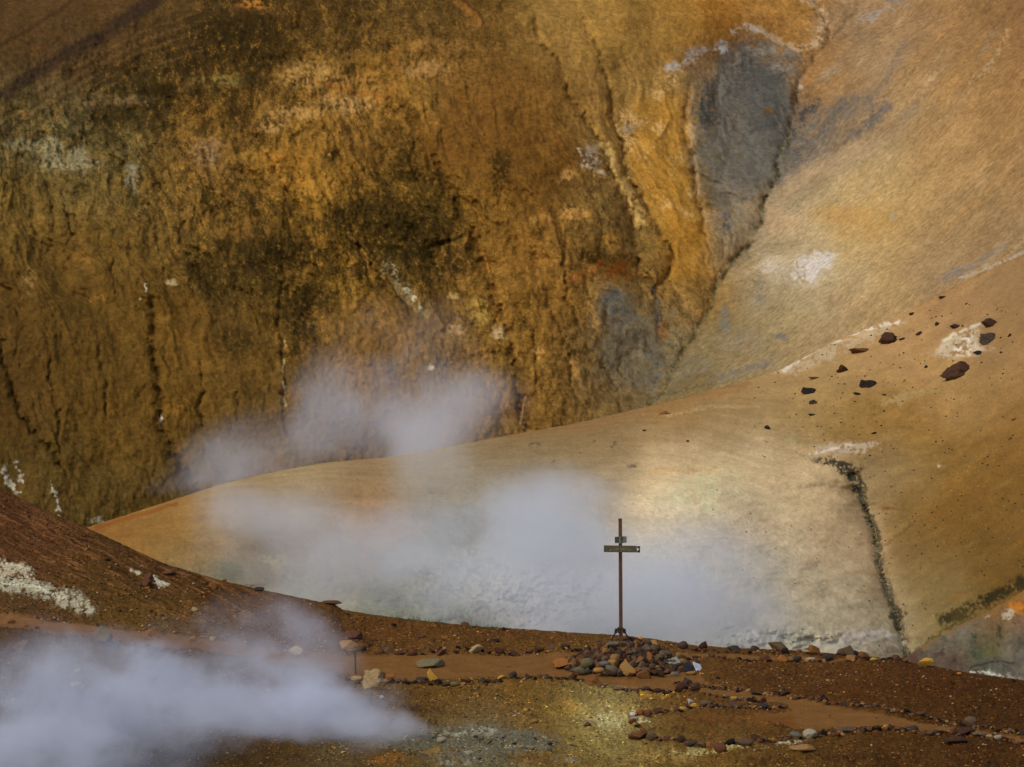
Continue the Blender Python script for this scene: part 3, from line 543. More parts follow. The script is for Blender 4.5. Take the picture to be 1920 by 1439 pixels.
A.blob(1850, 1155, 8, 4, (168,160,150), .7, noise=.5); A.blob(1770, 1202, 8, 8, (72,78,100), .8, noise=.4); A.blob(1830, 1190, 10, 6, (44,70,44), .8, noise=.6); A.blob(1875, 1188, 8, 14, (54,58,36), .8, noise=.5)
A.blob(1762, 1228, 16, 9, (74,58,56), .9, noise=.4); A.blob(1712, 1236, 10, 14, (84,62,58), .9); A.blob(1790, 1240, 30, 10, (88,70,66), .7, noise=.7); A.blob(1855, 1222, 24, 14, (92,88,56), .7, noise=.4); A.blob(1832, 1226, 12, 12, (64,74,66), .8)
A.stroke([(1820,1252),(1860,1240),(1900,1244)], 3, (52,48,42), .8, noise=.4); A.stroke([(1825,1256),(1860,1264),(1920,1275)], 6, (146,146,142), .8, noise=.9); A.stroke([(1820,1260),(1850,1262),(1880,1268)], 3, (204,202,200), .9, noise=.6)
P2 = unproj(PX, PY, Y2); rows = [np.stack([P2[0][:, 0], P2[0][:, 1]+dy, P2[0][:, 2]-dz], -1) for dy, dz in ((.6, .2), (2, 1.2), (4, 3), (7, 6))][::-1]
o = grid_mesh("hill", np.concatenate([np.array(rows), P2], 0), clampc(np.concatenate([np.repeat(A.c[:1], 4, 0), A.c], 0)*KL), None, M_mid)
tag(o, "low grey and mauve clay mound with an orange top at the right edge", "hill")
del A
# ================================================================== NEAR GROUND
gx = axis_arr(-500, -30, 1950, 2420, 1.7, 10)
CRX = [-500,-200,0,60,150,215,300,400,480,600,622,640,700,800,900,1000,1100,1160,1230,1300,1370,1450,1530,1640,1700,1760,1830,1920,2420]
CRY = [640,800,915,948,985,1015,1055,1085,1104,1129,1131,1143,1153,1165,1175,1181,1188,1191,1199,1210,1215,1218,1223,1232,1241,1251,1264,1276,1330]
crest = np.interp(gx, CRX, CRY)+1.0*fbm(gx/22, gx*0, 71, 3)+.5*fbm(gx/6, gx*0, 72, 2)
NR = 330; u = (np.linspace(0, 1, NR))[:, None]
PX = np.repeat(gx[None], NR, 0); PY = crest[None]+u*(1620-crest[None])*(.55+.45*u)
ycr = np.interp(gx, [-500,0,300,600,800,1000,2420], [66,60.5,58.5,56.5,55,0,0])
flat = lambda py: CAMZ/(-tslope(py))
ycr = np.where(ycr < 10, flat(crest)*1.0, ycr); ycr = np.where((gx > 700) & (gx < 1000), np.interp(gx, [700,1000], [55.7,flat(np.interp(1000, gx, crest))]), ycr)
pline = np.interp(gx, [-500,0,300,600,800,1100,2420], [1150,1170,1192,1215,1225,1225,1225])
pl = np.maximum(pline, crest+2)[None]
iY_p = 1/flat(pl); iY_c = 1/ycr[None]; tt = np.clip((pl-PY)/(pl-crest[None]), 0, 1)
Y3 = np.where(PY > pl, flat(PY), 1/(iY_p+(iY_c-iY_p)*tt))
for _ in range(3): Y3[1:-1] = .25*Y3[:-2]+.5*Y3[1:-1]+.25*Y3[2:]
# path areas (outlines on the ground)
PATH1 = [(-520,1150),(0,1152),(120,1166),(250,1184),(400,1204),(520,1219),(650,1231),(900,1229),(1060,1226),(1180,1221),(1300,1224),(1500,1231),(1600,1238),(1560,1243),(1490,1238),(1330,1238),(1290,1240),(1300,1262),(1330,1284),(1420,1303),(1500,1312),(1600,1332),(1700,1351),(1800,1363),(1920,1386),(2440,1470),(2440,1500),(1920,1400),(1850,1378),(1720,1367),(1560,1364),(1505,1366),(1460,1358),(1410,1352),(1395,1345),(1440,1339),(1482,1334),(1470,1322),(1400,1312),(1340,1307),(1250,1295),(1150,1283),(1000,1273),(850,1272),(740,1276),(660,1266),(560,1250),(440,1230),(300,1212),(180,1196),(0,1178),(-520,1170)]
pd = poly_sd(PX+2.5*fbm(PX/18, PY/9, 73, 3), PY+1.2*fbm(PX/18, PY/9, 74, 3), PATH1)
pm = 1-sstep(-3, 3, pd)
nz = .10*fbm(PX/160, PY/60, 75, 3)+.35*.10*fbm(PX/40, PY/16, 76, 4)+.02*fbm(PX/9, PY/4, 77, 3)
P3 = unproj(PX, PY, Y3)
damp = 1-.75*pm
edge = sstep(0, .03, u)
P3[..., 2] += nz*damp*edge+.035*(1-pm)*sstep(30, 0, np.abs(pd))*edge
HC = [(0,960,84,50,28,1),(60,1000,96,60,36,1.2),(150,1040,84,54,28,1),(20,1020,78,50,30,1),(250,1090,78,50,24,1),(150,1100,82,56,26,1),(400,1120,82,52,24,1),(520,1150,88,56,24,1),(650,1170,92,58,26,1),(330,1050,80,48,24,1),
 (250,1150,98,70,32,1),(350,1160,94,66,30,1),(200,1130,88,62,28,1),(60,1150,84,58,34,1),(450,1170,90,62,32,1),(60,1200,84,58,40,1),(150,1250,84,62,44,1),(50,1280,74,58,46,1),(300,1250,80,60,42,1),(400,1300,78,58,40,1),(100,1400,62,50,40,1),(300,1390,60,46,32,1),
 (560,1190,94,62,30,1),(760,1190,96,60,26,1),(900,1200,92,58,26,1),(1050,1205,94,60,27,1),(1150,1212,94,62,28,1),(1300,1218,96,62,30,1),(1500,1232,92,60,30,1),
 (560,1280,98,70,36,1),(720,1290,104,74,30,1),(850,1300,104,72,28,1),(980,1300,106,72,28,1),(1060,1295,102,68,26,1),(760,1340,92,62,28,1),(870,1340,116,80,32,1),(980,1340,120,84,34,1),(1050,1310,116,84,36,1),(1110,1325,148,128,80,1.2),(1150,1350,160,148,100,1.2),(1070,1345,140,122,66,1.2),
 (1180,1320,126,98,44,1),(1240,1310,106,72,32,1),(1100,1375,138,114,58,1),(1020,1385,124,92,44,1),(900,1380,104,98,82,1),(850,1400,98,88,64,1),(960,1400,100,92,70,1),(800,1420,104,80,40,1),(650,1400,92,76,50,1),(500,1420,80,56,28,1),(700,1430,96,66,30,1),(1150,1410,112,86,40,1),(1050,1430,112,80,34,1),
 (1250,1410,120,92,42,1.1),(1350,1410,116,86,38,1.1),(1300,1350,100,66,30,.5),(1400,1350,98,64,30,.5),(1250,1350,104,70,32,.6),(1350,1370,96,62,28,.6),(1450,1410,92,62,24,1.2),(1550,1400,86,54,22,1.2),(1700,1400,80,50,20,1.2),(1850,1410,74,44,18,1.2),(1500,1430,92,64,26,1.2),
 (1450,1270,84,52,22,1),(1600,1280,84,50,20,1),(1750,1290,78,46,19,1),(1880,1300,72,42,17,1),(1700,1320,82,50,21,1),(1850,1345,74,44,18,1),(1550,1300,88,54,24,1),(1400,1255,90,56,24,1)]
print("paint ground")
HC = [(p[0], p[1], q[2]*.96, q[3]*1.01, q[4]*1.03, p[5]) for p in HC for q in (desat(p, .12),)]
A = Paint(PX, PY, HC, 42, 14, 201)
g1 = fbm(PX/5, PY/2.6, 231, 3, .75); g2 = fbm(PX/26, PY/10, 232, 4)
A.mottle((.26*g1+.16*g2)*A.k*(1-.75*pm))
A.mix(sstep(.75, 1.2, fbm(PX/4, PY/2.2, 233, 2, .7))*(1-pm), (160,120,60), .5)
A.mix(sstep(.75, 1.15, fbm(PX/4.5, PY/2.4, 234, 2, .7))*(1-pm), (44,30,18), .6)
# streaked left slope
sk = fbm((PX*.47-PY)/5, (PX+PY*.5)/90, 235, 4, .7)
lm = sstep(60, 10, PY-(crest[None]+np.interp(PX, [0,150,500,650], [110,80,34,10])))*sstep(640, 400, PX)
A.mix(sstep(.1, .7, sk)*lm, (126,88,60), .75); A.mix(sstep(.2, .7, -sk)*lm, (50,31,20), .8)
# white deposits on the left
A.poly([(-80,1030),(0,1040),(40,1052),(70,1075),(66,1095),(30,1092),(-80,1084)], (158,154,144), 1, 5, noise=.15); A.stroke([(-60,1085),(20,1098),(90,1112),(165,1142)], 19, (156,158,152), .95, noise=.25); A.stroke([(0,1095),(60,1105),(120,1122)], 5, (186,190,190), .9, noise=.8)
A.stroke([(0,1048),(30,1056),(56,1074)], 5, (180,184,180), .8, noise=.7)
A.stroke([(247,1069),(262,1074)], 5, (180,178,168), .9, noise=.4); A.stroke([(290,1082),(310,1096)], 6, (182,182,176), .9, noise=.4)
# pale sulphur patch and grey mud
for x, y, rx, ry, c in [(1120,1335,80,26,(160,144,98)),(1150,1355,50,20,(176,170,130)),(1180,1330,40,18,(158,140,86)),(1200,1350,26,16,(176,172,140)),(1240,1415,70,14,(150,130,82)),(1340,1404,90,8,(172,164,120)),(1480,1388,30,6,(176,172,150)),(1060,1330,40,20,(150,124,60)),(1230,1300,60,8,(150,120,60))]:
    A.blob(x, y, rx, ry, c, .8, noise=1)
A.poly([(740,1372),(860,1352),(960,1362),(1040,1378),(1070,1395),(1020,1416),(900,1430),(760,1420),(690,1400)], (98,98,90), 1, 10, noise=.35)
for x, y, rx, ry, c in [(880,1372,70,6,(148,150,148)),(800,1380,50,6,(70,70,62)),(980,1405,40,5,(140,140,128)),(820,1412,70,4,(132,108,46)),(920,1395,60,5,(74,72,62)),(850,1430,40,5,(140,140,132)),(900,1362,50,4,(118,120,118)),(1060,1425,36,6,(124,124,114)),(720,1425,60,5,(128,90,40)),(1000,1425,60,5,(96,72,34))]:
    A.blob(x, y, rx, ry, c, .8, noise=1)
A.blob(705, 1245, 30, 10, (126,92,44), .4)
for x, y, rx, ry in [(560,1290,60,10),(790,1330,60,10),(700,1320,50,12),(1620,1425,120,10),(1880,1400,60,8),(1430,1430,60,6),(1240,1366,60,4),(1340,1352,60,5)]: A.blob(x, y, rx, ry, (54,36,20), .6, noise=1)
A.blob(1640, 1300, 260, 26, (70,42,18), .35, noise=.7)
A.blob(1440, 1350, 80, 11, (116,78,40), .6); A.blob(1350, 1347, 90, 9, (108,72,36), .5)
# trodden path colour
pc = lin((106,77,46))[None, None]*(1+.10*fbm(PX/40, PY/7, 236, 4)+.06*fbm(PX/6, PY/2.5, 237, 3))[..., None]
far = np.exp(-((PX-1640)/260)**2)*sstep(1300, 1400, PY)*0
A.c = A.c*(1-pm[..., None])+pc*pm[..., None]
A.mix(pm*sstep(.5, 1.0, fbm(PX/90, PY/14, 238, 3)), (104,66,32), .5)
A.mix(pm*sstep(340, 250, np.abs(PX-1350))*sstep(1330, 1350, PY)*sstep(1500, 1480, PX), (98,64,30), .8)
A.mix(pm*sstep(620, 300, PX), (98,76,58), .75)
top = P3[0]
rows = [np.stack([top[:, 0], top[:, 1]+dy, top[:, 2]-dz], -1) for dy, dz in ((.4, .06), (1.2, .5), (3, 2.2), (5, 4.5), (8, 8))][::-1]
Pg = np.concatenate([np.array(rows), P3], 0); Cg = clampc(np.concatenate([np.repeat(A.c[:1], 5, 0), A.c], 0)*KN)
pmf = np.zeros((Pg.shape[0]-1, Pg.shape[1]-1), bool); pmf[5:] = pm[:-1, :-1] > .5
o = grid_mesh("ground", Pg, Cg, ~pmf, M_near); tag(o, "rust brown gravel ground with yellow and grey patches", "ground")
o = grid_mesh("path", Pg, Cg, pmf, M_path); tag(o, "trodden light brown footpath running past the cairn", "path")
# wide base terrain under everything
t = np.linspace(-1, 1, 40); TX, TY = np.meshgrid(t*900, 20+t*900)
TZ = -14+3*fbm(TX/120, TY/120, 81, 3)
o = grid_mesh("terrain", np.stack([TX, TY, TZ], -1)[::-1], np.tile(lin((105,72,38)), (40, 40, 1)), None, M_mid)

# ground sampler (photo pixel -> point on the near ground)
gxa = gx
def near_pt(px, py):
    i = int(np.clip(np.searchsorted(gxa, px)-1, 0, len(gxa)-2)); f = (px-gxa[i])/(gxa[i+1]-gxa[i])
    colp = PY[:, i]; j = int(np.clip(np.searchsorted(colp, py)-1, 0, len(colp)-2)); g = np.clip((py-colp[j])/(colp[j+1]-colp[j]), 0, 1)
    p = (P3[j, i]*(1-f)+P3[j, i+1]*f)*(1-g)+(P3[j+1, i]*(1-f)+P3[j+1, i+1]*f)*g
    return Vector(p)
PYn = PY
def mid_pt(px, py):
    i = int(np.clip(np.searchsorted(gx1, px)-1, 0, len(gx1)-2)); colp = crest1(i)
    j = int(np.clip(np.searchsorted(colp, py)-1, 0, len(colp)-2)); g = (py-colp[j])/(colp[j+1]-colp[j])
    return Vector(P1g[j, i]*(1-g)+P1g[j+1, i]*g)
def proj_y(P):
    z = P[:, 2]-CAMZ; Y = P[:, 1]; t = z/Y
    return H_/2-FPX*(t*CP-SP)/(CP+t*SP)
_c1 = {}
def crest1(i):
    if i not in _c1: _c1[i] = proj_y(P1g[:, i])
    return _c1[i]
# ================================================================== STONES
def stone_mesh(seed, kind):
    r = np.random.RandomState(seed); bm = bmesh.new(); bmesh.ops.create_icosphere(bm, subdivisions=4 if kind == 'crag' else 3, radius=1.0)
    V = np.array([v.co[:] for v in bm.verts])
    if kind == 'round': ncut, lo, hi, k = 9, .66, .9, .85
    elif kind == 'slab': ncut, lo, hi, k = 10, .6, .9, .95
    else: ncut, lo, hi, k = 10, .34, .72, 1.0
    for _ in range(ncut):
        n = r.normal(size=3); n /= np.linalg.norm(n); d = r.uniform(lo, hi)
        e = V@n-d; V -= np.clip(e, 0, None)[:, None]*n*k
    if kind == 'pyramid':
        f = 1-.62*np.clip((V[:, 2:3]+.6)/1.4, 0, 1); V[:, :2] *= f; V[:, 0] += .2*V[:, 2]*r.choice([-1, 1])
    def n3(P, s, sd): return fbm(P[:, 0]*s+P[:, 2]*1.7*s, P[:, 1]*s-P[:, 2]*1.3*s, sd, 3)
    amp = .16 if kind == 'crag' else .05
    nn = V/np.maximum(np.linalg.norm(V, axis=1, keepdims=True), .2)
    V = V+nn*(amp*n3(V, 1.7, seed+300)+amp*.35*n3(V, 5, seed+340))[:, None]
    mn, mx = V.min(0), V.max(0); V = (V-mn)/(mx-mn)-np.array([.5, .5, 0])
    for v, c in zip(bm.verts, V): v.co = c
    me = bpy.data.meshes.new("stone"); bm.to_mesh(me); bm.free()
    me.polygons.foreach_set("use_smooth", np.full(len(me.polygons), True)); 
    try: me.set_sharp_from_angle(angle=math.radians(28))
    except Exception: pass
    me.materials.append(M_stone); return me
PROTO = {k: [stone_mesh(i*11+j*101+3, k) for i in range(n)] for j, (k, n) in enumerate((('angular', 10), ('round', 7), ('slab', 4), ('pyramid', 3), ('crag', 4)))}
TINT = {'dark grey': (64,56,50), 'dark brown': (66,44,30), 'near black': (38,30,26), 'brown': (98,66,40), 'reddish brown': (98,64,44), 'rust orange': (140,92,46), 'orange brown': (120,82,42), 'tan': (150,114,68),
 'yellow': (186,146,62), 'pale beige': (168,146,108), 'pale grey': (158,150,134), 'bluish grey': (108,108,104), 'grey': (106,94,78), 'purple brown': (84,62,54), 'mauve': (112,90,84), 'white': (204,202,200), 'olive grey': (108,100,76), 'grey brown': (98,80,62)}
rk = random.Random(11)
def place(mesh, P, w, h, d, tint, label, group=None, rz=None, tilt=.12, name="stone", cat="stone", sink=.12, jit=True):
    o = bpy.data.objects.new(name, mesh); COL.objects.link(o)
    c = lin(TINT[tint] if isinstance(tint, str) else tint)*1.02
    if jit: c = c*rk.uniform(.88, 1.14)
    c = c*np.array([1.06, 1.0, .84])*.92; o.color = (*c, 1)
    rz = rk.uniform(-.45, .45)+rk.choice([0, math.pi]) if rz is None else rz
    o.rotation_euler = (rk.uniform(-tilt, tilt), rk.uniform(-tilt, tilt), rz)
    o.scale = (w, d, h); o.location = (P[0], P[1]+d*.35, P[2]-h*sink)
    return tag(o, label, cat, group)
def stone_px(px, cy, w, h, tint, label, kind=None, group=None, name="stone", cat="stone", at=near_pt, **kw):
    """a stone seen centred at px, cy in the photo, w by h pixels; stands on the ground under it"""
    base = cy+h*.5; P = at(px, base); k = P.y/FPX
    kind = kind or ('slab' if h < w*.42 else rk.choice(['angular', 'angular', 'round']))
    ws = w*k*1.06; hs = h*k*1.1; d = ws*rk.uniform(.6, .85)
    if 'rz' not in kw and w > 30: kw['rz'] = rk.uniform(-.15, .15)
    return place(rk.choice(PROTO[kind]), P, ws, hs, d, tint, label, group, name=name, cat=cat, **kw)
ORD = "first second third fourth fifth sixth seventh eighth ninth tenth eleventh twelfth thirteenth fourteenth fifteenth sixteenth seventeenth eighteenth nineteenth twentieth".split()
def nth(i):
    return str(i+1)+('th' if 10 <= (i+1) % 100 <= 13 else {1:'st',2:'nd',3:'rd'}.get((i+1) % 10,'th'))
def nth_old(i):
    if i < 20: return ORD[i]
    tens = {20: 'twenty', 30: 'thirty', 40: 'forty', 50: 'fifty'}; n = i+1
    if n % 10 == 0: return {30: 'thirtieth', 40: 'fortieth', 50: 'fiftieth'}[n]
    return tens[n//10*10]+'-'+ORD[n % 10-1]
def shape_word(w, h, kind):
    if kind == 'pyramid': return 'pointed'
    if h < w*.42: return 'flat'
    if h > w*.95: return 'upright'
    return {'round': 'rounded', 'angular': 'angular'}.get(kind, 'blocky')
def row(items, where, group):
    """items: (x, y, w, h, tint[, kind]) from left to right"""
    items = sorted(items, key=lambda q: q[0])
    for i, it in enumerate(items):
        x, y, w, h, t = it[:5]; kind = it[5] if len(it) > 5 else None
        kind = kind or ('slab' if h < w*.42 else rk.choice(['angular', 'angular', 'round']))
        lab = f"{t} {shape_word(w, h, kind)} stone, {nth(i)} from left {where}"
        stone_px(x, y, w, h, t, lab, kind, group)
row([(655,1212,34,16,'tan'),(678,1218,19,17,'brown'),(692,1214,11,5,'dark grey'),(706,1224,17,9,'orange brown'),(728,1221,17,15,'grey brown'),(749,1226,18,8,'reddish brown'),(773,1225,17,12,'brown'),(793,1229,12,4,'near black'),
     (828,1225,18,13,'reddish brown'),(856,1227,12,7,'dark brown'),(892,1220,25,17,'pale beige'),(933,1220,20,13,'reddish brown'),(963,1220,15,9,'dark brown'),(990,1221,15,6,'brown'),(1011,1218,19,10,'reddish brown'),(1036,1217,14,9,'grey brown'),
     (1060,1216,16,10,'dark brown'),(1085,1220,15,6,'near black')], "behind the path, left of the cairn", "stones along the far edge of the path")
row([(1232,1212,25,18,'tan','pyramid'),(1281,1209,20,16,'purple brown','round'),(1319,1210,16,17,'dark brown'),(1376,1215,22,12,'dark grey'),(1417,1216,18,14,'purple brown'),(1458,1212,35,17,'grey brown'),(1472,1220,15,12,'near black'),
     (1527,1221,24,18,'orange brown'),(1587,1221,32,22,'grey brown','pyramid'),(1606,1225,14,9,'near black'),(1681,1242,16,11,'reddish brown'),(1697,1243,12,9,'orange brown'),(1737,1242,30,18,'yellow','pyramid'),(1901,1275,8,6,'near black')],
    "on the skyline right of the cairn", "stones on the skyline right of the cairn")
row([(1304,1236,18,6,'dark brown'),(1334,1235,15,9,'grey brown'),(1356,1237,13,7,'brown'),(1384,1238,10,3,'grey brown'),(1402,1239,16,3,'near black'),(1435,1235,20,12,'brown','round'),(1470,1234,22,13,'rust orange'),(1496,1233,18,12,'dark grey'),
     (1521,1235,18,6,'pale grey'),(1553,1232,21,13,'dark grey','round'),(1597,1236,24,9,'tan'),(1622,1234,24,14,'orange brown'),(1611,1238,15,8,'dark brown'),(1640,1241,18,7,'yellow')], "edging the path beyond the cairn", "stones along the front edge of the upper path")
row([(668,1271,20,11,'pale beige','round'),(697,1275,38,38,'pale beige','crag'),(716,1266,15,12,'reddish brown'),(719,1276,18,8,'tan'),(733,1271,21,12,'rust orange'),(756,1279,12,5,'dark brown'),(775,1278,15,6,'grey brown'),(791,1276,24,9,'dark grey'),
     (823,1277,15,10,'near black'),(836,1281,15,8,'dark grey'),(852,1280,17,10,'olive grey'),(872,1278,20,11,'dark brown'),(904,1279,14,8,'dark grey','round'),(921,1278,18,8,'orange brown'),(939,1276,14,9,'yellow'),
     (962,1273,17,12,'dark grey','round'),(991,1275,13,10,'dark grey','pyramid'),(1021,1276,19,9,'grey brown'),(1046,1277,13,8,'brown'),(1073,1274,18,15,'brown','pyramid'),(1112,1276,34,18,'orange brown','crag'),(1135,1283,10,5,'dark brown'),(1160,1286,25,8,'grey'),
     (1173,1288,10,5,'near black'),(1188,1290,13,5,'orange brown'),(1212,1290,16,10,'purple brown'),(1235,1293,17,9,'dark brown'),(1256,1296,8,6,'dark grey'),(1278,1295,22,17,'dark brown','round'),(1304,1301,18,10,'dark brown'),(1325,1307,20,4,'near black'),(1345,1308,7,6,'orange brown'),
     (1360,1309,22,5,'grey'),(1377,1311,13,6,'yellow'),(1391,1311,15,8,'mauve'),(1410,1316,20,9,'near black'),(1432,1314,11,12,'purple brown')], "in the path's front edge row", "stones along the near edge of the path")
row([(1187,1343,13,8,'white'),(1189,1351,14,8,'pale grey','round'),(1200,1339,15,13,'rust orange'),(1214,1338,15,15,'reddish brown','round'),(1234,1332,20,12,'reddish brown'),(1250,1330,12,8,'dark grey'),(1264,1327,15,9,'orange brown'),(1281,1327,19,7,'yellow'),(1295,1317,13,10,'white'),
     (1302,1326,14,8,'yellow'),(1325,1321,24,10,'grey brown'),(1339,1327,12,6,'brown'),(1350,1323,13,7,'orange brown'),(1363,1324,14,6,'orange brown'),(1380,1323,22,10,'purple brown'),(1398,1325,13,9,'dark brown'),(1413,1326,12,6,'tan'),(1430,1324,20,10,'dark grey'),(1446,1325,13,9,'purple brown'),(1459,1326,12,8,'brown'),(1470,1326,9,10,'brown')],
    "in the stone loop's upper row", "stones of the loop in front of the path")
row([(1186,1361,16,10,'reddish brown'),(1196,1376,36,22,'brown','crag'),(1222,1380,20,16,'grey brown'),(1250,1388,16,7,'reddish brown'),(1262,1388,11,6,'tan'),(1277,1386,18,14,'dark brown','round'),(1295,1391,22,13,'purple brown','round'),(1316,1391,18,11,'grey brown'),(1332,1392,15,12,'orange brown'),
     (1349,1399,24,18,'reddish brown','round'),(1368,1393,20,14,'near black'),(1396,1394,30,13,'grey brown','round'),(1418,1388,18,12,'dark brown'),(1433,1386,12,9,'grey brown'),(1441,1385,10,7,'tan'),(1453,1385,13,8,'rust orange'),(1464,1386,10,6,'brown'),(1476,1384,11,6,'orange brown'),(1492,1376,22,13,'bluish grey'),(1519,1373,27,17,'pale grey','round')],
    "in the stone loop's lower row", "stones of the loop in front of the path")
row([(1539,1374,10,6,'dark brown'),(1547,1372,9,7,'orange brown'),(1558,1374,12,7,'brown'),(1574,1373,14,7,'rust orange'),(1587,1368,40,13,'grey brown'),(1603,1374,12,6,'near black'),(1617,1372,14,7,'dark brown'),(1631,1373,12,8,'brown'),(1645,1372,19,10,'near black'),(1661,1371,14,6,'yellow'),(1672,1374,10,6,'dark brown'),
     (1682,1373,13,8,'brown'),(1692,1374,8,6,'orange brown'),(1709,1371,30,10,'dark grey'),(1730,1373,12,7,'orange brown'),(1743,1375,12,6,'brown'),(1756,1373,14,8,'dark grey'),(1768,1373,11,6,'near black'),(1779,1375,8,6,'tan','round'),(1791,1374,16,10,'brown'),(1813,1374,33,14,'dark brown'),(1834,1380,18,7,'grey'),
     (1856,1383,14,8,'pale beige','round'),(1872,1386,15,10,'pale grey','round'),(1886,1388,14,9,'reddish brown'),(1897,1391,12,8,'brown'),(1908,1394,12,8,'orange brown')], "in the row under the right path", "stones below the right-hand path")
it = [(1418,1301,20,5,'near black'),(1472,1303,20,10,'dark brown'),(1582,1322,14,7,'dark grey'),(1644,1329,15,8,'mauve'),(1728,1341,17,8,'purple brown'),(1821,1349,22,20,'grey brown'),(1804,1353,13,11,'dark brown')]
ux = [p[0] for p in it]
xs = np.arange(1268, 1925, 6.0); thin = []
for i, x in enumerate(xs):
    if min(abs(x-q) for q in ux) < 11: continue
    y = np.interp(x, [1268,1340,1450,1500,1600,1700,1800,1920], [1280,1291,1303,1311,1326,1340,1354,1380])+rk.uniform(-1.5, 1.5)
    thin.append((x, y))
row(it, "in the thin row above the right path", "small stones above the right-hand path")
for q in [(1289,1277,18,13,'dark grey','dark grey pointed stone alone on the path edge below the white board','pyramid'),(812,1266,19,26,'yellow','bright yellow upright pointed stone in the row by the path','pyramid'),
  (807,1245,52,17,'olive grey','long flat olive grey slab lying on the path','slab'),(662,1195,32,17,'reddish brown','reddish slab lying above the row near the short post','slab'),(1505,1406,48,15,'tan','flat tan slab in the gravel at lower right','slab'),
  (1793,1393,46,13,'dark brown','dark flat slab in the gravel at the lower right edge','slab'),(1101,1366,13,8,'reddish brown','small red brown stone on the pale sulphur patch','angular'),(828,1387,18,12,'pale grey','pale grey rounded stone on the grey mud','round'),
  (891,1380,10,7,'purple brown','small purple stone on the grey mud','angular'),(942,1380,15,8,'bluish grey','bluish white flat stone on the grey mud','slab'),(1031,1402,11,5,'near black','small black flat stone right of the grey mud','slab'),
  (1030,1411,10,8,'grey','small grey stone under the black one right of the mud','round'),(917,1396,12,8,'olive grey','olive stone in the middle of the grey mud','angular'),(965,1400,12,6,'grey brown','grey brown stone starting a short line on the mud','angular'),
  (983,1406,14,5,'olive grey','olive flat stone in a short line on the mud','slab'),(998,1410,10,5,'tan','tan stone ending a short line on the mud','angular'),(1003,1354,12,6,'tan','tan stone on gravel left of the sulphur patch','slab'),(716,1311,8,6,'white','tiny white stone in gravel below the boulder','round'),
  (880,1412,22,6,'pale grey','pale flat stone at the front of the grey mud','slab'),(277,1188,36,20,'orange brown','orange brown boulder beside the path in thin steam','crag'),(190,1196,46,36,'grey','large grey boulder behind the foreground steam','crag'),
  (362,1199,16,10,'tan','tan stone beside the path behind the steam','angular'),(398,1200,13,9,'pale beige','pale stone beside the path behind the steam','round'),(283,1219,19,16,'near black','black stone in front of the misty path','angular'),
  (255,1220,18,11,'dark brown','dark brown stone left of the black one by the misty path','angular'),(306,1223,13,9,'dark grey','dark grey stone right of the black one by the misty path','angular'),(343,1223,18,9,'purple brown','purplish stone by the misty path, near the steam top','angular'),
  (142,1283,19,12,'pale beige','pale rounded stone within the foreground steam','round'),(42,1212,42,26,'grey brown','broad grey brown stone at the left edge in thin steam','crag'),(556,1222,34,20,'pale beige','pale boulder half hidden by the steam','crag'),
  (274,1086,22,28,'reddish brown','upright rust coloured rock between two white patches on the slope','crag'),(316,1072,24,12,'reddish brown','flat reddish rock right of the upright one on the slope','slab'),(397,1098,18,12,'orange brown','orange brown rock on the slope above the steam','angular'),
  (421,1087,8,5,'rust orange','small orange stone on the skyline of the left slope','round'),(485,1104,20,7,'dark brown','low dark rock on the skyline of the left slope','slab'),(622,1131,36,8,'brown','brown flat outcrop on the skyline above the steam','slab'),
  (21,1167,16,8,'orange brown','orange stone beside the path at the left edge','angular'),(43,1172,14,8,'rust orange','rust orange stone beside the path near the left edge','angular'),(68,1177,10,6,'orange brown','small orange stone, right of two others by the left path','angular'),
  (873,1170,16,7,'reddish brown','reddish stone on the skyline beside the grass','angular'),(948,1180,14,7,'dark grey','dark stone on the skyline right of the grass','angular'),(790,1192,18,7,'purple brown','purple brown flat stone on the slope below the grass','slab'),(738,1172,12,5,'near black','near black flat stone on the slope above the short post','slab'),
  (835,1196,12,5,'rust orange','rust stone on the slope below the grass','slab'),(928,1201,18,4,'near black','near black sliver of stone above the beige one','slab'),(365,1142,14,7,'pale beige','beige stone on the slope above the foreground steam','angular'),(200,1050,12,5,'near black','near black stone on the streaked left slope','slab')]:
    x, y, w, h, t, lab, kd = q
    big = w > 25 and h > 15; stone_px(x, y, w, h, t, lab, kd, name='boulder' if big else 'stone', cat='boulder' if big else 'stone')
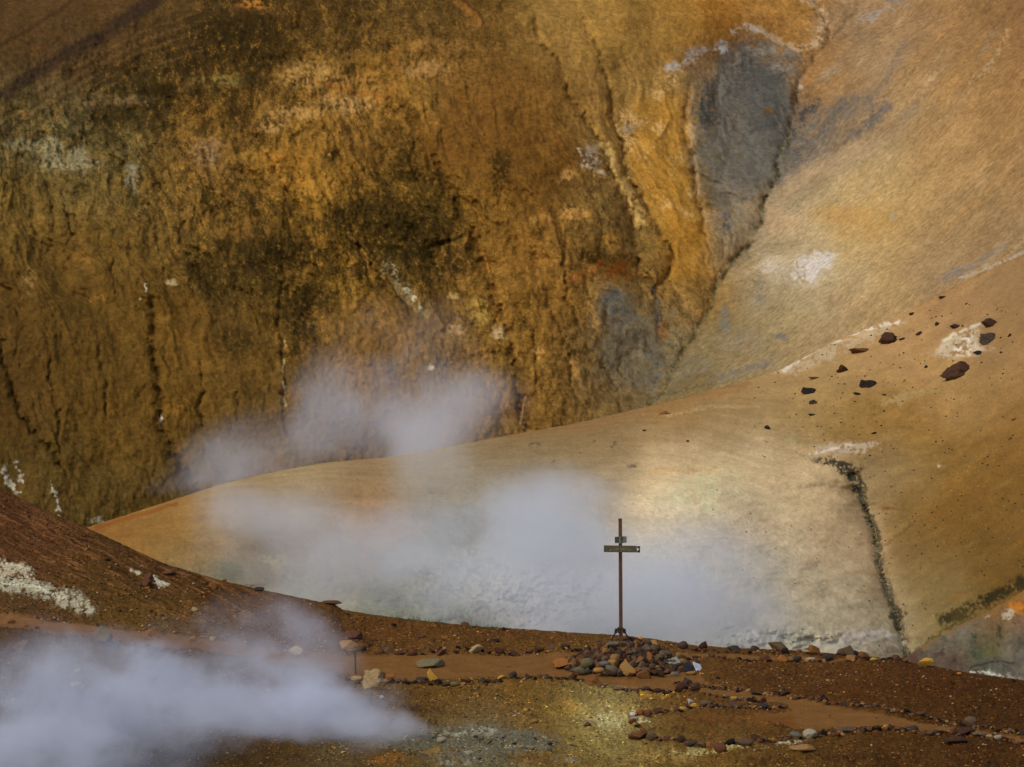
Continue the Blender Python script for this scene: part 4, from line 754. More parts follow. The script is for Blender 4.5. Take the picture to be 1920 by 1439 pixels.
for x, y, w, h, t, lab in [(1672,631,37,27,'dark brown','dark lava boulder with a rusty face on the slope, upper middle'),(1803,690,66,30,'dark brown','largest black brown lava boulder on the right slope'),(1858,604,32,19,'dark brown','dark oval boulder at the upper right of the slope'),
   (1857,632,34,20,'dark grey','grey lava boulder just below the dark oval one at upper right'),(1838,661,26,8,'near black','thin black rock on the white streak of the right slope'),(1518,732,31,13,'near black','black boulder farthest left of the large lava rocks'),
   (1630,719,36,15,'near black','black humped boulder low in the middle of the slope rocks'),(1526,753,17,10,'dark grey','small grey rock just below the leftmost black boulder'),(1581,690,22,17,'dark brown','broken brown rock between the white streak and the humped boulder'),
   (1613,656,38,14,'brown','flat brown rock just left below the rusty lava boulder'),(1793,611,24,10,'dark brown','low brown rock left of the dark oval boulder'),(1726,624,15,8,'dark brown','small brown rock right of the rusty lava boulder'),
   (1524,777,12,6,'near black','tiny black rock under the small grey one'),(1440,801,13,9,'near black','lone black rock above the pale mound'),(1247,775,22,6,'orange brown','flat orange brown rock on the crest of the mound'),(1529,708,24,5,'brown','thin brown slab above the leftmost black boulder'),
   (1290,827,7,4,'dark grey','tiny dark rock on the pale mound below the orange slab'),(1209,807,8,4,'dark brown','tiny brown rock near the mound crest'),(1739,687,8,6,'near black','tiny black rock left of the largest boulder'),(1694,635,12,5,'near black','black chip at the right foot of the rusty boulder'),
   (1757,607,8,9,'dark brown','small upright rock above the white streak'),(1660,740,12,4,'near black','thin black chip right of the humped boulder'),(1895,628,8,7,'dark brown','small brown rock at the right edge of the slope'),(1610,738,20,5,'dark brown','cluster-like flat brown rock below the humped boulder'),
   (1640,812,10,5,'near black','small black rock above the white patch of the gully head'),(1712,588,14,5,'near black','black chip on the spur crest above the rusty boulder'),(1880,660,8,4,'dark brown','small brown chip at the right of the white streak'),(1770,556,16,6,'dark brown','brown rock on the spur crest at right'),(1902,785,9,7,'tan','small tan rock on the yellow slope at right')]:
    stone_px(x, y, w, h, t, lab, 'crag', at=mid_pt, name='lava_rock', cat='lava rock', sink=.22, tilt=.25, group='lava rocks on the right slope')
# ------------------------------------------------------------------ cairn
C0 = near_pt(1172, 1249); kx = C0.y/FPX
C0 = Vector((C0.x, C0.y, C0.z)); CH = .61; RX, RY = 1.46, 1.22
def heap_z(dx, dy):
    r = math.hypot(dx/(RX if dx > 0 else RX*.92), dy/RY)
    return CH*(1-min(1, r)**1.3)
cn = []
rings = [(.98, 27, (.17, .26), 'foot'), (.80, 25, (.16, .25), 'low'), (.61, 22, (.15, .24), 'middle'), (.42, 18, (.14, .22), 'high'), (.22, 12, (.13, .19), 'top')]
tints = ['grey brown','grey brown','orange brown','rust orange','dark grey','brown','tan','olive grey','dark brown','grey','reddish brown','brown','grey','tan','dark brown','orange brown','grey brown','dark brown']
for rr, n, (lo, hi), nm in rings:
    ring = []
    for i in range(n):
        a = math.radians(-190+200*(i+.5)/n)+rk.uniform(-.05, .05); R_ = rr+rk.uniform(-.06, .06)
        dx = math.cos(a)*R_*(RX if math.cos(a) > 0 else RX*.92); dy = math.sin(a)*R_*RY
        w = rk.uniform(lo, hi); ring.append((dx, dy, w))
    ring.sort()
    for i, (dx, dy, w) in enumerate(ring):
        if nm in ('foot', 'low') and abs(dx-.10) < .22 and dy < -.6: continue
        kd = rk.choice(['angular', 'angular', 'round', 'angular', 'angular', 'pyramid', 'crag']); t = rk.choice(tints); h = w*rk.uniform(.6, .95)
        P = Vector((C0.x+dx, C0.y+dy-.1, C0.z+heap_z(dx, dy)*.92))
        place(rk.choice(PROTO[kd]), P, w, h, w*rk.uniform(.7, 1), t, f"{t} {shape_word(w, h, kd)} stone, {nth(i)} from left in the {nm} tier of the cairn", "stones piled in the cairn", rz=rk.uniform(0, 6.28), tilt=.5, sink=.25, name="cairn_stone", cat="cairn stone")
for o_ in COL.objects:
    if o_.name.startswith("cairn_stone"): o_.color = (*(np.array(o_.color[:3])*.68+lin((92,70,46))*.32), 1)
def cair(px, py, w, h, t, lab, kd='angular', dy=-1.2, z=None, rz=None, tilt=.2):
    """a prominent stone of the heap: py is its centre in the photo"""
    Y = C0.y+dy; P = unproj(px, py+h/2, Y); k = Y/FPX
    place(rk.choice(PROTO[kd]), Vector((P[0], Y-h*0, P[2])), w*k, h*k*1.1, w*k*.8, t, lab, "stones piled in the cairn", rz=rk.uniform(-.2, .2) if rz is None else rz, tilt=tilt, sink=.05, name="cairn_stone", cat="cairn stone")
cair(1180, 1253, 34, 30, 'tan', 'largest tan boulder at the front foot of the cairn', 'pyramid', -1.28); cair(1207, 1264, 28, 19, 'orange brown', 'orange and grey pointed stone at the front foot of the cairn', 'pyramid', -1.5)
cair(1145, 1258, 25, 17, 'grey', 'large grey rounded stone left of the tan boulder', 'round', -1.35); cair(1123, 1258, 22, 11, 'tan', 'tan rounded stone at the front left foot of the cairn', 'round', -1.4)
cair(1102, 1246, 28, 20, 'olive grey', 'big olive rounded stone on the left front of the cairn', 'round', -1.0); cair(1055, 1243, 36, 17, 'rust orange', 'long rust orange stone at the left tip of the cairn', 'angular', -.5)
cair(1134, 1246, 20, 11, 'bluish grey', 'bluish grey flat-topped stone left of the tan boulder', 'round', -1.1); cair(1217, 1231, 14, 15, 'rust orange', 'bright orange upright stone on the right flank of the cairn', 'angular', -.75)
cair(1193, 1206, 18, 8, 'rust orange', 'orange flat stone at the top right of the cairn', 'slab', -.1); cair(1186, 1212, 22, 9, 'reddish brown', 'reddish slanting slab just below the top of the cairn', 'slab', -.2, tilt=.3); cair(1214, 1216, 26, 14, 'dark grey', 'dark grey slab on the upper right flank', 'slab', -.2, tilt=.4)
cair(1086, 1258, 26, 11, 'olive grey', 'olive low stone at the left front foot of the cairn', 'round', -1.25); cair(1180, 1266, 13, 7, 'orange brown', 'small orange stone right under the tan boulder', 'angular', -1.55)
cair(1266, 1266, 22, 11, 'grey', 'grey oval stone at the right foot of the cairn', 'round', -1.3); cair(1296, 1264, 20, 8, 'tan', 'tan oval stone below the pale boards', 'round', -1.2); cair(1238, 1263, 18, 11, 'dark brown', 'dark brown stone at the right front of the cairn', 'angular', -1.35)
cair(1256, 1257, 30, 18, 'dark brown', 'dark brown block under the slanting sign board', 'angular', -1.0); cair(1150, 1210, 28, 12, 'grey', 'grey slab leaning at the foot of the post', 'slab', -.35, tilt=.3); cair(1133, 1216, 16, 12, 'orange brown', 'orange stone left of the post foot', 'angular', -.45)
# rubble filling of the heap, seen in the gaps and from behind
hull = []
def chips_mesh(name, pts, sizes, cols, mat, seed, flat=.55, sub=1, kind='stuff'):
    """many small stones merged into one mesh; pts (n,3) base points, sizes (n,), cols (n,3)"""
    bm = bmesh.new(); bmesh.ops.create_icosphere(bm, subdivisions=sub, radius=.5)
    BV = np.array([v.co[:] for v in bm.verts]); BF = np.array([[v.index for v in f.verts] for f in bm.faces]); bm.free()
    r = np.random.RandomState(seed); n = len(pts); k = len(BV)
    nv = 24; vars_ = [BV*(1+.45*(r.rand(k, 1)-.5)) for _ in range(nv)]; vars_ = np.array(vars_)
    V = vars_[r.randint(0, nv, n)]
    sc = np.stack([r.uniform(.7, 1.3, n), r.uniform(.6, 1.1, n), r.uniform(flat*.6, flat*1.5, n)], -1)*sizes[:, None]
    V = V*sc[:, None, :]; a = r.uniform(0, 6.28, n); ca, sa = np.cos(a)[:, None], np.sin(a)[:, None]; b_ = r.uniform(-.5, .5, n); cb, sb = np.cos(b_)[:, None], np.sin(b_)[:, None]
    x = V[..., 0]*cb+V[..., 2]*sb; z = -V[..., 0]*sb+V[..., 2]*cb; V = np.stack([x*ca-V[..., 1]*sa, x*sa+V[..., 1]*ca, z], -1)
    V = V+pts[:, None, :]; V[..., 2] += (sizes*flat*.25)[:, None]
    F = BF[None]+(np.arange(n)*k)[:, None, None]
    return raw_mesh(name, V.reshape(-1, 3), F.reshape(-1, 3), np.repeat(cols, k, 0), mat, kind, False)
M_chip = soil_mat("gravel_chips", 30.0, .5, .01, .75, 1.25)
r = np.random.RandomState(77)
n = 1300; a = r.uniform(0, 6.28, n); q = np.sqrt(r.rand(n))*.97
hp = np.stack([C0.x+np.cos(a)*q*RX*.97, C0.y+np.sin(a)*q*RY, [C0.z+heap_z(math.cos(i)*j*RX*.97, math.sin(i)*j*RY)*.93-.05 for i, j in zip(a, q)]], -1)
pal = np.array([lin(TINT[t]) for t in ('dark brown','dark grey','brown','near black','orange brown','grey brown')])
o = chips_mesh("rubble", hp, r.uniform(.09, .2, n), pal[r.randint(0, len(pal), n)]*.9, M_chip, 3, .8, 2); tag(o, "small dark rubble filling the gaps between the cairn stones", "rubble")
ring_ = np.linspace(0, 1, 16)[:, None]*1.0; th = np.linspace(0, 2*math.pi, 49)[None]
hx = C0.x+np.cos(th)*ring_*RX; hy = C0.y+np.sin(th)*ring_*RY; hz = C0.z-.07+np.vectorize(lambda a_, b_: heap_z(a_, b_))(hx-C0.x, hy-C0.y)*.85
core = grid_mesh("cairn_soil", np.stack([hx, hy, hz], -1), np.tile(lin((50,36,24)), (16, 49, 1)), None, M_near, 'stuff'); tag(core, "dark soil packed inside the cairn heap", "soil")
r = np.random.RandomState(78); tp = []
for x, y in thin:
    for k in range(3): tp.append(near_pt(x+r.uniform(-5, 5), y+r.uniform(-1, 2.5)))
def along(pts, n, sx=3, sy=1.2):
    L = np.cumsum([0]+[math.dist(a, b) for a, b in zip(pts[:-1], pts[1:])]); t = r.uniform(0, L[-1], n)
    return [near_pt(np.interp(q, L, [p[0] for p in pts])+r.normal(0, sx), np.interp(q, L, [p[1] for p in pts])+r.normal(0, sy)) for q in t]
tp += along([(650,1276),(760,1281),(860,1283),(1000,1280),(1080,1281),(1160,1289),(1240,1297),(1330,1309),(1430,1319)], 240)
tp += along([(1190,1350),(1196,1342),(1234,1335),(1280,1330),(1340,1327),(1470,1329)], 190) + along([(1188,1362),(1210,1384),(1280,1391),(1350,1397),(1420,1392),(1480,1383),(1530,1377)], 230)
tp += along([(1530,1377),(1650,1376),(1750,1377),(1820,1380),(1920,1397)], 230) + along([(655,1222),(900,1227),(1090,1223)], 130) + along([(1240,1220),(1450,1224),(1600,1232)], 60) + along([(1300,1239),(1500,1239),(1700,1246)], 90)
tp = np.array([list(q) for q in tp]); n = len(tp)
o = chips_mesh("edge_rubble", tp, r.uniform(.04, .12, n), np.array([lin(TINT[t]) for t in ('dark brown','orange brown','near black','brown','brown','grey brown','near black','reddish brown','dark grey','tan')])[r.randint(0, 10, n)]*.9, M_chip, 12, .6, 2)
tag(o, "small broken stones filling the rows that edge the paths", "rubble")
# ------------------------------------------------------------------ gravel scattered over the ground
def scatter(n, box, dens, smin, smax, colf, seed, at=None, power=2.2):
    r = np.random.RandomState(seed); P_, S_, C_ = [], [], []
    px = r.uniform(box[0], box[2], n*3); py = r.uniform(box[1], box[3], n*3)
    cr = np.interp(px, gxa, crest); ok = py > cr+.8
    keep = r.rand(n*3) < dens(px, py); ok &= keep; px, py = px[ok][:n], py[ok][:n]
    jx_ = np.clip(np.searchsorted(gxa, px)-1, 0, len(gxa)-2)
    u_ = (py-crest[jx_])/(1620-crest[jx_]); uu = np.linspace(0, 1, NR); w = uu*(.55+.45*uu); j_ = np.clip(np.interp(u_, w, np.arange(NR)).astype(int), 0, NR-2)
    base = P3[j_, jx_]; nx = P3[j_, jx_+1]; dn = P3[j_+1, jx_]
    f1 = ((px-gxa[jx_])/(gxa[jx_+1]-gxa[jx_]))[:, None]; f2 = np.clip((py-PYn[j_, jx_])/(PYn[j_+1, jx_]-PYn[j_, jx_]), 0, 1)[:, None]
    pts = base+(nx-base)*f1+(dn-base)*f2
    sz = (smin+(smax-smin)*r.rand(len(pts))**power)*pts[:, 1]/FPX
    gc = Cg[5:][j_, jx_]
    return pts, sz, colf(gc, r, px, py)
def pdist(px, py): return poly_sd(px, py, PATH1)
def dens_g(px, py):
    d = pdist(px, py); base = np.where(d < 1, .02, .8)*np.clip(.55+.6*fbm(px/60, py/22, 301, 3), .15, 1)
    base = base*(1-.75*((px > 1240) & (px < 1492) & (py > 1334) & (py < 1378)))
    base = base*(1-.65*sstep(650, 350, px)*sstep(1120, 1070, py))
    return np.clip(base+.45*np.exp(-(d/4)**2)*(d > -1), 0, 1)
def col_g(gc, r, px, py):
    n = len(px); v = np.exp(r.normal(0, .5, n))[:, None]; c = gc*v*1.2
    a = r.rand(n)[:, None]; yel = lin((150,112,58))[None]; gold = np.clip(.35+1.1*fbm(px/34, py/12, 303, 3), .1, 1.3)[:, None]*np.clip(.10+.22*sstep(1250, 1000, px)*sstep(1270, 1300, py)+.12*sstep(1370, 1400, py), 0, .4)[:, None]; c = np.where(a < gold, yel*np.exp(r.normal(0, .35, n))[:, None], c)
    c = np.where(a > .88, lin((58,46,42))[None]*np.exp(r.normal(0, .25, n))[:, None], c)
    c = np.where((a > .86) & (a < .885), lin((170,150,120))[None], c)
    return clampc(c)
p, s, c = scatter(60000, (-60, 900, 1980, 1500), dens_g, 1.6, 6.0, col_g, 401, power=2.0)
o = chips_mesh("gravel", p, s, c, M_chip, 5, .45, 1); tag(o, "loose brown, yellow and grey gravel strewn over the ground", "gravel")
p, s, c = scatter(2600, (-60, 900, 1980, 1500), lambda a, b: dens_g(a, b)*np.clip(.2+.8*fbm(a/50, b/25, 302, 3), .05, 1), 5, 11, col_g, 402, power=1.6)
o = chips_mesh("rock_fragments", p, s, c, M_chip, 6, .42, 2); tag(o, "larger flat rock fragments lying in the gravel", "gravel")
# scree on the right slope and in the gully
r = np.random.RandomState(9); rows_ = []
for _ in range(15000):
    x = r.uniform(1250, 1950); y = r.uniform(560, 1230)
    kx_ = np.interp(y, [p[1] for p in GUL], [p[0] for p in GUL])
    i = int(np.clip(np.searchsorted(gx1, x)-1, 0, len(gx1)-2)); cc = crest1(i)
    if y < cc[0]+2: continue
    dg = abs(x-kx_) if y > 870 else 99
    right = x > kx_ if y > 850 else x > 1480
    pr = .85 if dg < 12 else (.5 if right else .07)
    if r.rand() > pr: continue
    j = int(np.clip(np.searchsorted(cc, y)-1, 0, len(cc)-2)); g = (y-cc[j])/(cc[j+1]-cc[j]); pt = P1g[j, i]*(1-g)+P1g[j+1, i]*g
    big = r.rand()**9
    sz = (1.3+(5.5 if dg < 12 else 3.5)*big)*pt[1]/FPX
    base = C1[j, i]; v = math.exp(r.normal(.08, .28)); c_ = base*v
    if dg < 12: c_ = lin((112,104,86))*math.exp(r.normal(0, .45))
    elif big > .45: c_ = lin((56,44,34))
    rows_.append((*pt, sz, *c_))
rows_ = np.array(rows_)
o = chips_mesh("scree", rows_[:, :3], rows_[:, 3], clampc(rows_[:, 4:7]), M_chip, 8, .6, 1); tag(o, "small stones and grit strewn over the right slope and its gully", "scree")
# ------------------------------------------------------------------ signpost
M_rust = plain_mat("rusty_steel", (.125,.055,.024), .8, .45, 9, .5, 0.2); M_rustd = plain_mat("dark_rusty_iron", (.035,.016,.010), .8, .4, 14, .5, .2)
M_board = plain_mat("weathered_board", (.10,.082,.038), .85, .4, 12, .5); M_boardg = plain_mat("weathered_grey_board", (.20,.20,.155), .8, .35, 18, .4); M_boardd = plain_mat("dark_board", (.035,.036,.026), .8, .35, 18, .4)
M_white = plain_mat("worn_white_paint", (.75,.75,.7), .7, .2, 30, .1); M_faint = plain_mat("faded_lettering", (.40,.38,.30), .8, .4, 60, .1); M_pale = plain_mat("pale_blue_board", (.42,.46,.50), .7, .25, 12, .2); M_black = plain_mat("charred_wood", (.012,.011,.010), .9, .4, 10, .5)
M_bw = plain_mat("pale_weathered_board", (.25,.24,.17), .85, .35, 10, .4)
def box_bm(bm, sx, sy, sz, loc, rot=None, bev=.004):
    g = bmesh.ops.create_cube(bm, size=1.0)['verts']
    M = Matrix.Translation(loc)@(rot.to_matrix().to_4x4() if rot is not None else Matrix())@Matrix.Diagonal((sx, sy, sz, 1))
    bmesh.ops.transform(bm, matrix=M, verts=g)
    if bev:
        es = {e for v in g for e in v.link_edges}; bmesh.ops.bevel(bm, geom=list(es), offset=bev, segments=1, affect='EDGES')
def obj(name, bm, mat, parent=None, label=None):
    me = bpy.data.meshes.new(name); bm.to_mesh(me); bm.free(); me.materials.append(mat)
    o = bpy.data.objects.new(name, me); COL.objects.link(o)
    if parent: o.parent = parent
    if label: o["label"] = label
    return o
from mathutils import Euler
PYo = C0.y-.15; kp = PYo/FPX
def at_px(px, py, Y): return Vector(unproj(px, py, Y))
top_p = at_px(1163, 973, PYo); bot = at_px(1164.5, 1219, PYo)
root = bpy.data.objects.new("signpost", None); COL.objects.link(root); root.location = bot; tag(root, "tall rusty signpost with two weathered direction boards standing in the cairn", "signpost")
def loc(px, py, dy=0): return at_px(px, py, PYo+dy)-bot
bm = bmesh.new(); hh = top_p.z-bot.z+.25; tilt = Euler((0, math.atan2(top_p.x-bot.x, hh-.25), 0))
ctr = (top_p-bot)*.5-Vector((0, 0, .12))
wq = 6.4*kp
for dx, sx, dy, sy in ((-wq*.5+.006, .012, .03, .07), (0, wq*.96, -.008, .010), (wq*.5-.010, .020, -.012, .09)):      # channel section
    box_bm(bm, sx, sy, hh, ctr+Vector((dx, dy, 0)), tilt, .002)
obj("pole", bm, M_rust, root)
def collar(sx):
    bm = bmesh.new()
    a, b = loc(1163+sx*7, 1179.5), loc(1163+sx*8.5, 1187)
    def rod(p, q, w, d):
        v = q-p; box_bm(bm, w, d, v.length, (p+q)/2, v.to_track_quat('Z', 'Y').to_euler(), .003)
    rod(loc(1163+sx*2.5, 1183), a, .045, .05); rod(a-Vector((0,0,.0)), b, .06, .06)
    rod(b, loc(1163+sx*13.5, 1193), .028, .028); rod(loc(1163+sx*13, 1192), loc(1163+sx*19, 1212), .026, .026); return bm
bm = bmesh.new(); box_bm(bm, wq*1.5, .10, .12, loc(1163.4, 1182), None, .004); obj("clamp", bm, M_rustd, root)
for sx in (-1, 1): obj("brace", collar(sx), M_rustd, root)
for sx in (0,):
    bm = bmesh.new(); v0, v1 = loc(1163, 1183, .05), loc(1166, 1212, 1.0); v = v1-v0; box_bm(bm, .026, .026, v.length, (v0+v1)/2, v.to_track_quat('Z', 'Y').to_euler(), .003); obj("brace", bm, M_rustd, root)
# long board
bw = (1200-1132)*kp; bh = 12.6*kp; bc = loc(1166, 1029.8, -.055)
bm = bmesh.new(); box_bm(bm, 62.2*kp, .028, bh, loc(1163.1, 1029.6, -.055), Euler((0, .012, 0)), .004); lb = obj("sign_board", bm, M_board, root, "long weathered olive brown board with worn letters")
bm = bmesh.new(); box_bm(bm, 5.6*kp, .024, bh*.97, loc(1197.3, 1030.4, -.055), Euler((0, .012, 0)), .003); ap = obj("arrow_panel", bm, M_boardd, root, "dark end panel with a white arrow pointing right")
def arrow(parent, px, py, w, h, dy, mat=M_white):
    bm = bmesh.new(); c = loc(px, py, dy); pts = [(-w/2, h/2), (w/2, 0), (-w/2, -h/2)]
    f = [bm.verts.new((c.x+x, c.y, c.z+z)) for x, z in pts]; bk = [bm.verts.new((c.x+x, c.y+.004, c.z+z)) for x, z in pts]
    bm.faces.new(f[::-1]); bm.faces.new(bk)
    for i in range(3): bm.faces.new((f[i], f[(i+1) % 3], bk[(i+1) % 3], bk[i]))
    bmesh.ops.recalc_face_normals(bm, faces=bm.faces); o = obj("arrow", bm, mat, parent)
arrow(ap, 1196.8, 1030.3, 4.4*kp, 6.0*kp, -.0725)
bm = bmesh.new()                                # worn, illegible lettering
GL = [(1144, [(0,-1.6,1.2,2),( .5,-.5,.8,-2)]), (1147, [(-.4,-1,.6,2.2)]), (1151.5, [(0,-.4,.5,3),(1.2,-1.6,1.6,.5)]), (1156, [(0,-.4,.5,3),(1.6,.6,.5,2)]), (1160, [(0,0,.5,3.2)]), (1164, [(.3,.3,.5,3),(1.5,-1.4,1.4,.5)]), (1169, [(0,.8,.5,2.2),(1.2,-.5,.5,2.4)]), (1174, [(0,-.4,.5,2.6),(1.2,.2,1.8,.5)]), (1179, [(.2,-1.2,.6,2.2),(1.4,-1.8,1.6,.6)])]
for gx_, parts in GL:
    for dx, dz, w, h in parts: box_bm(bm, abs(w)*kp, .003, abs(h)*kp, loc(gx_+dx, 1030.2-dz, -.0705), Euler((0, .25 if h < 0 else 0, 0)), 0)
obj("lettering", bm, M_faint, lb)
# small board folded round the pole: dark wing at left, lighter wing at right
def wing(x0, x1, y0, y1, ya, yb, mat, name, lab):
    bm = bmesh.new(); c4 = [loc(x0, y0[0], ya), loc(x1, y0[1], yb), loc(x1, y1[1], yb), loc(x0, y1[0], ya)]
    f = [bm.verts.new(v) for v in c4]; b = [bm.verts.new(v+Vector((0, .016, 0))) for v in c4]
    bm.faces.new(f[::-1]); bm.faces.new(b)
    for i in range(4): bm.faces.new((f[i], f[(i+1) % 4], b[(i+1) % 4], b[i]))
    bmesh.ops.recalc_face_normals(bm, faces=bm.faces); return obj(name, bm, mat, root, lab)
wl_ = wing(1152.8, 1161, (1007.3, 1006.8), (1018.8, 1018.5), .10, -.045, M_boardd, "sign_board", "small dark board on the left of the pole")
wr_ = wing(1160.6, 1175, (1006.2, 1006.3), (1019.6, 1017.8), -.05, -.02, M_boardg, "sign_board", "small grey board on the right of the pole with an arrow trace")
arrow(wr_, 1173.6, 1012.6, 1.8*kp, 3.0*kp, -.034, M_bw)
bm = bmesh.new(); box_bm(bm, 2.2*kp, .004, 2.0*kp, loc(1157.4, 1010.5, .015), None, 0); box_bm(bm, 1.2*kp, .004, 1.6*kp, loc(1163.6, 1009.4, -.053), None, 0); obj("lettering", bm, M_black, wr_)
# boards lying at the right of the cairn
def plank(name, pxs, Ys, th, mat, label, cat):
    """a flat board through four photo corners, given thickness"""
    c4 = [at_px(x, y, Y) for (x, y), Y in zip(pxs, Ys)]; n = (c4[1]-c4[0]).cross(c4[3]-c4[0]).normalized()
    if n.y > 0: n = -n
    o0 = sum(c4, Vector())/4; bm = bmesh.new(); f = [bm.verts.new(v-o0) for v in c4]; b = [bm.verts.new(v-o0-n*th) for v in c4]
    bm.faces.new(f); bm.faces.new(b[::-1])
    for i in range(4): bm.faces.new((f[i], b[i], b[(i+1) % 4], f[(i+1) % 4]))
    bmesh.ops.recalc_face_normals(bm, faces=bm.faces)
    o = obj(name, bm, mat); o.location = o0; return tag(o, label, cat)
Yc_ = C0.y
plank("broken_board", [(1247,1238),(1268,1231),(1277,1242),(1259,1247)], [Yc_-.6,Yc_-.35,Yc_-.55,Yc_-.85], .05, M_bw, "pale weathered board fragment with black spots slanting on the right flank of the cairn", "board")
bm = bmesh.new(); box_bm(bm, .03, .012, .04, at_px(1257.5, 1238.5, Yc_-.69), Euler((.6, .3, 0)), 0)
plank("broken_board", [(1282,1246),(1290,1240),(1302,1252),(1296,1264)], [Yc_-.8,Yc_-.5,Yc_-.6,Yc_-.95], .16, M_black, "charred black board end between the cairn and the pale blue board", "board")
plank("broken_board", [(1300,1241),(1313,1246),(1321,1265),(1309,1262)], [Yc_-.65,Yc_-.6,Yc_-.95,Yc_-.98], .03, M_pale, "pale bluish white board leaning at the right end of the cairn", "board")
plank("broken_board", [(1307,1263.6),(1322,1264.6),(1323,1268),(1307,1267)], [Yc_-.97,Yc_-.97,Yc_-1.02,Yc_-1.02], .10, M_bw, "narrow pale strip of wood under the pale bluish board", "board")
me_ = obj("knot", bm, M_black); me_.parent = [o for o in COL.objects if o.name == "broken_board"][0]; me_.matrix_parent_inverse = Matrix.Translation(-me_.parent.location); 
# short post beside the path
p0 = near_pt(666.5, 1263); kk = p0.y/FPX; post = bpy.data.objects.new("marker_post", None); COL.objects.link(post); post.location = p0; tag(post, "short dark marker post with a grey top beside the path", "post")
bm = bmesh.new(); box_bm(bm, 3.4*kk, 3.4*kk, 50*kk, Vector((0, 0, 22*kk)), Euler((0, -.02, 0)), .004); obj("shaft", bm, plain_mat("dark_metal_post", (.03,.024,.022), .6, .4, 20, .3, .3), post)
bm = bmesh.new(); box_bm(bm, 4.2*kk, 4.2*kk, 1.4*kk, Vector((-.006, 0, 47.6*kk)), None, .002); obj("cap", bm, plain_mat("grey_cap", (.16,.16,.16), .6, .2, 20, .2), post)
# ------------------------------------------------------------------ grass on the skyline
M_grass = plain_mat("dry_green_grass", (.075,.085,.022), .8, .45, 40, .1)
r = random.Random(4); V, F = [], []
def blade(P, h, lean, w):
    i = len(V); s = 4; ang = r.uniform(0, 6.28)
    for k in range(s+1):
        t = k/s; x = P.x+math.cos(ang)*lean*t*t; y = P.y+math.sin(ang)*lean*t*t; z = P.z-.01+h*t; ww = w*(1-t*.85)
        V.append((x-ww, y, z)); V.append((x+ww, y+ww*.3, z))
    for k in range(s): F.append((i+2*k, i+2*k+1, i+2*k+3, i+2*k+2))
for cx, cy, n, sp, hh_ in [(775,1164,46,16,.16),(745,1161,12,12,.14),(805,1168,18,10,.14),(822,1169,14,6,.15),(885,1176,26,8,.18),(915,1178,26,12,.12),(932,1180,16,8,.12),(700,1155,10,16,.12),(690,1153,6,8,.1),(655,1148,5,10,.1),(840,1171,10,14,.1),(900,1176,30,20,.08),(780,1167,30,24,.07)]:
    for _ in range(n):
        x = cx+r.gauss(0, sp*.6); P = near_pt(x, np.interp(x, gxa, crest)+r.uniform(1.5, 6)); blade(P, hh_*r.uniform(.5, 1.3), r.uniform(0, .12), .0035)
o = raw_mesh("grass", np.array(V), np.array(F), None, M_grass, 'stuff'); tag(o, "sparse thin green grass on the skyline above the path", "grass")
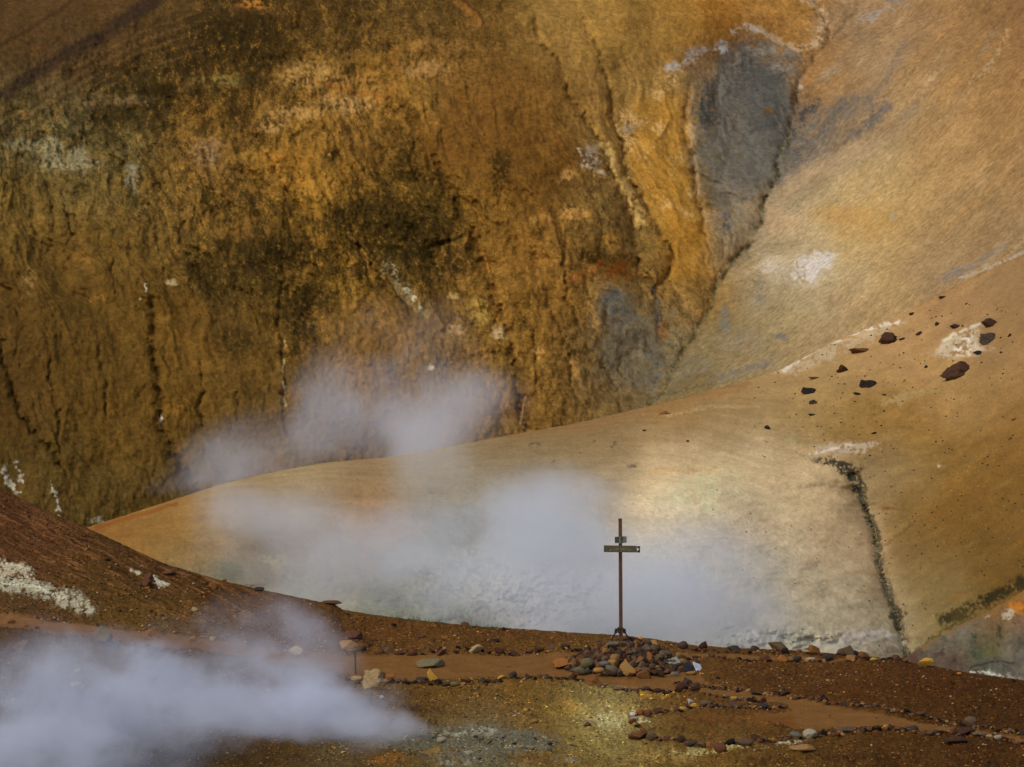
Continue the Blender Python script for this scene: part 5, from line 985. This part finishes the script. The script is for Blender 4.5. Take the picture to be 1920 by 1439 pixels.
# ================================================================== STEAM
def steam(name, label, lo, hi, blobs, dens, nscale, seed, squash=(1,1,1), thr=.30, wid=.55, detail=5.0, color=(.86,.885,.93), hardn=1.0, aniso=0.0, step=1.0):
    """a box of air whose density is a sum of soft lobes (centre, radii, weight) torn up by noise"""
    lo, hi = Vector(lo), Vector(hi); c = (lo+hi)/2
    bm = bmesh.new(); box_bm(bm, *(hi-lo), Vector((0,0,0)), None, 0)
    m = bpy.data.materials.new(name+"_vapour"); m.use_nodes = True; nt = m.node_tree; nt.nodes.clear(); L = nt.links.new
    out = N(nt, "ShaderNodeOutputMaterial"); pv = N(nt, "ShaderNodeVolumePrincipled"); L(pv.outputs[0], out.inputs["Volume"])
    pv.inputs["Color"].default_value = (*color, 1); pv.inputs["Anisotropy"].default_value = aniso
    tc = N(nt, "ShaderNodeTexCoord"); ns = N(nt, "ShaderNodeTexNoise", i_Scale=nscale*.45, i_Detail=2.0)
    mp = N(nt, "ShaderNodeVectorMath", operation='MULTIPLY'); mp.inputs[1].default_value = squash
    of = N(nt, "ShaderNodeVectorMath", operation='ADD'); of.inputs[1].default_value = (seed*13.1, seed*5.7, seed*3.3)
    L(tc.outputs["Object"], mp.inputs[0]); L(mp.outputs[0], of.inputs[0]); L(of.outputs[0], ns.inputs["Vector"])
    dist = N(nt, "ShaderNodeVectorMath", operation='SUBTRACT'); dist.inputs[1].default_value = (.5,.5,.5); L(ns.outputs["Color"], dist.inputs[0])
    dsc = N(nt, "ShaderNodeVectorMath", operation='SCALE'); dsc.inputs["Scale"].default_value = 1.3/nscale; L(dist.outputs[0], dsc.inputs[0])
    wp = N(nt, "ShaderNodeVectorMath", operation='ADD'); L(tc.outputs["Object"], wp.inputs[0]); L(dsc.outputs[0], wp.inputs[1])
    acc = None
    for (P, R, w) in blobs:
        a = N(nt, "ShaderNodeVectorMath", operation='SUBTRACT'); a.inputs[1].default_value = Vector(P)-c; L(wp.outputs[0], a.inputs[0])
        b = N(nt, "ShaderNodeVectorMath", operation='DIVIDE'); b.inputs[1].default_value = R; L(a.outputs[0], b.inputs[0])
        l = N(nt, "ShaderNodeVectorMath", operation='DOT_PRODUCT'); L(b.outputs[0], l.inputs[0]); L(b.outputs[0], l.inputs[1])
        g = N(nt, "ShaderNodeMapRange", interpolation_type='SMOOTHSTEP', i_1=0.0, i_2=1.0, i_3=w, i_4=0.0); L(l.outputs["Value"], g.inputs[0])
        if acc is None: acc = g.outputs[0]
        else:
            s = N(nt, "ShaderNodeMath", operation='ADD'); L(acc, s.inputs[0]); L(g.outputs[0], s.inputs[1]); acc = s.outputs[0]
    n2 = N(nt, "ShaderNodeTexNoise", i_Scale=nscale, i_Detail=detail, i_Roughness=.58, i_Distortion=.6); L(of.outputs[0], n2.inputs["Vector"])
    # density = lobe * (veil + torn billows)
    n3 = N(nt, "ShaderNodeTexNoise", i_Scale=nscale*3.1, i_Detail=3.0, i_Roughness=.6, i_Distortion=.8); L(of.outputs[0], n3.inputs["Vector"])
    nn = N(nt, "ShaderNodeMath", operation='MULTIPLY_ADD', i_1=.46); L(n3.outputs["Fac"], nn.inputs[0]); L(n2.outputs["Fac"], nn.inputs[2])
    h = N(nt, "ShaderNodeMath", operation='MULTIPLY_ADD', i_1=.14*hardn); L(acc, h.inputs[0]); L(nn.outputs[0], h.inputs[2])
    th = N(nt, "ShaderNodeMapRange", interpolation_type='SMOOTHSTEP', i_1=thr, i_2=thr+wid, i_3=.03, i_4=1.0); L(h.outputs[0], th.inputs[0])
    mu = N(nt, "ShaderNodeMath", operation='MULTIPLY'); L(acc, mu.inputs[0]); L(th.outputs[0], mu.inputs[1])
    fi = N(nt, "ShaderNodeMath", operation='MULTIPLY', i_1=dens); L(mu.outputs[0], fi.inputs[0]); L(fi.outputs[0], pv.inputs["Density"])
    o = obj(name, bm, m); o.location = c; tag(o, label, "steam", None, "stuff"); return o
def sb(px, py, Y, rx, ry, ryd, w):
    """a lobe centred on the sight line of px, py at distance Y; radii in photo pixels across and up, metres deep"""
    k = Y/FPX; return (tuple(unproj(px, py, Y)), (rx*k, ryd, ry*k), w)
B1 = [sb(690,1040,74,200,120,6,.45),sb(540,980,76,230,140,5,.65),sb(860,1020,72,220,150,6,.60),sb(1010,980,73,220,150,6,.85),sb(1080,1090,70,260,140,5,.9),sb(780,1100,66,340,110,5,.75),sb(1300,1080,67,190,160,5,1.05),sb(1190,1150,64,300,100,4,.7),sb(540,1110,64,180,90,4,.5),sb(500,940,80,180,80,4,.75),sb(800,880,84,110,130,5,.45),sb(400,1080,66,160,60,4,.4),sb(1130,950,72,280,120,5,.45)]
steam("steam", "broad white steam cloud rising in front of the pale mound", (-10, 58.5, -6), (12, 88, 11), B1, .23, .26, 1, (1,.6,1), .62, .36, color=(.88,.905,.945))
B2 = [sb(600,760,122,110,130,6,.8),sb(480,860,118,150,120,6,.7),sb(760,780,124,160,120,6,.6),sb(830,810,120,140,130,6,.8),sb(910,800,124,120,110,6,.4),sb(410,900,112,150,80,5,.45),sb(680,800,124,300,120,6,.35),sb(720,690,128,240,150,6,.22)]
steam("steam", "thinner steam plume drifting up the mountain wall behind the mound", (-24, 104, -2), (6, 138, 20), B2, .14, .26, 2, (1,.6,1), .63, .34)
B3 = [sb(420,1290,43,280,100,1.8,.9),sb(600,1340,42,220,85,1.5,1.0),sb(230,1250,44,190,80,1.6,.6),sb(480,1215,45.5,190,60,1.5,.4),sb(30,1370,38.5,320,180,2,.95),sb(150,1440,36,280,120,2,.6),sb(280,1340,40,300,90,1.8,.6),sb(560,1240,44.5,130,70,1.2,.5),sb(60,1240,45,220,90,1.5,.3),sb(440,1160,46.5,180,60,1.5,.2),sb(700,1385,40,130,40,1.5,.7)]
steam("steam", "low bluish steam drifting across the lower left foreground", (-14, 33, -.5), (-.6, 49, 4.2), B3, 1.15, .75, 3, (1,.8,1.2), .63, .32, color=(.84,.87,.96))
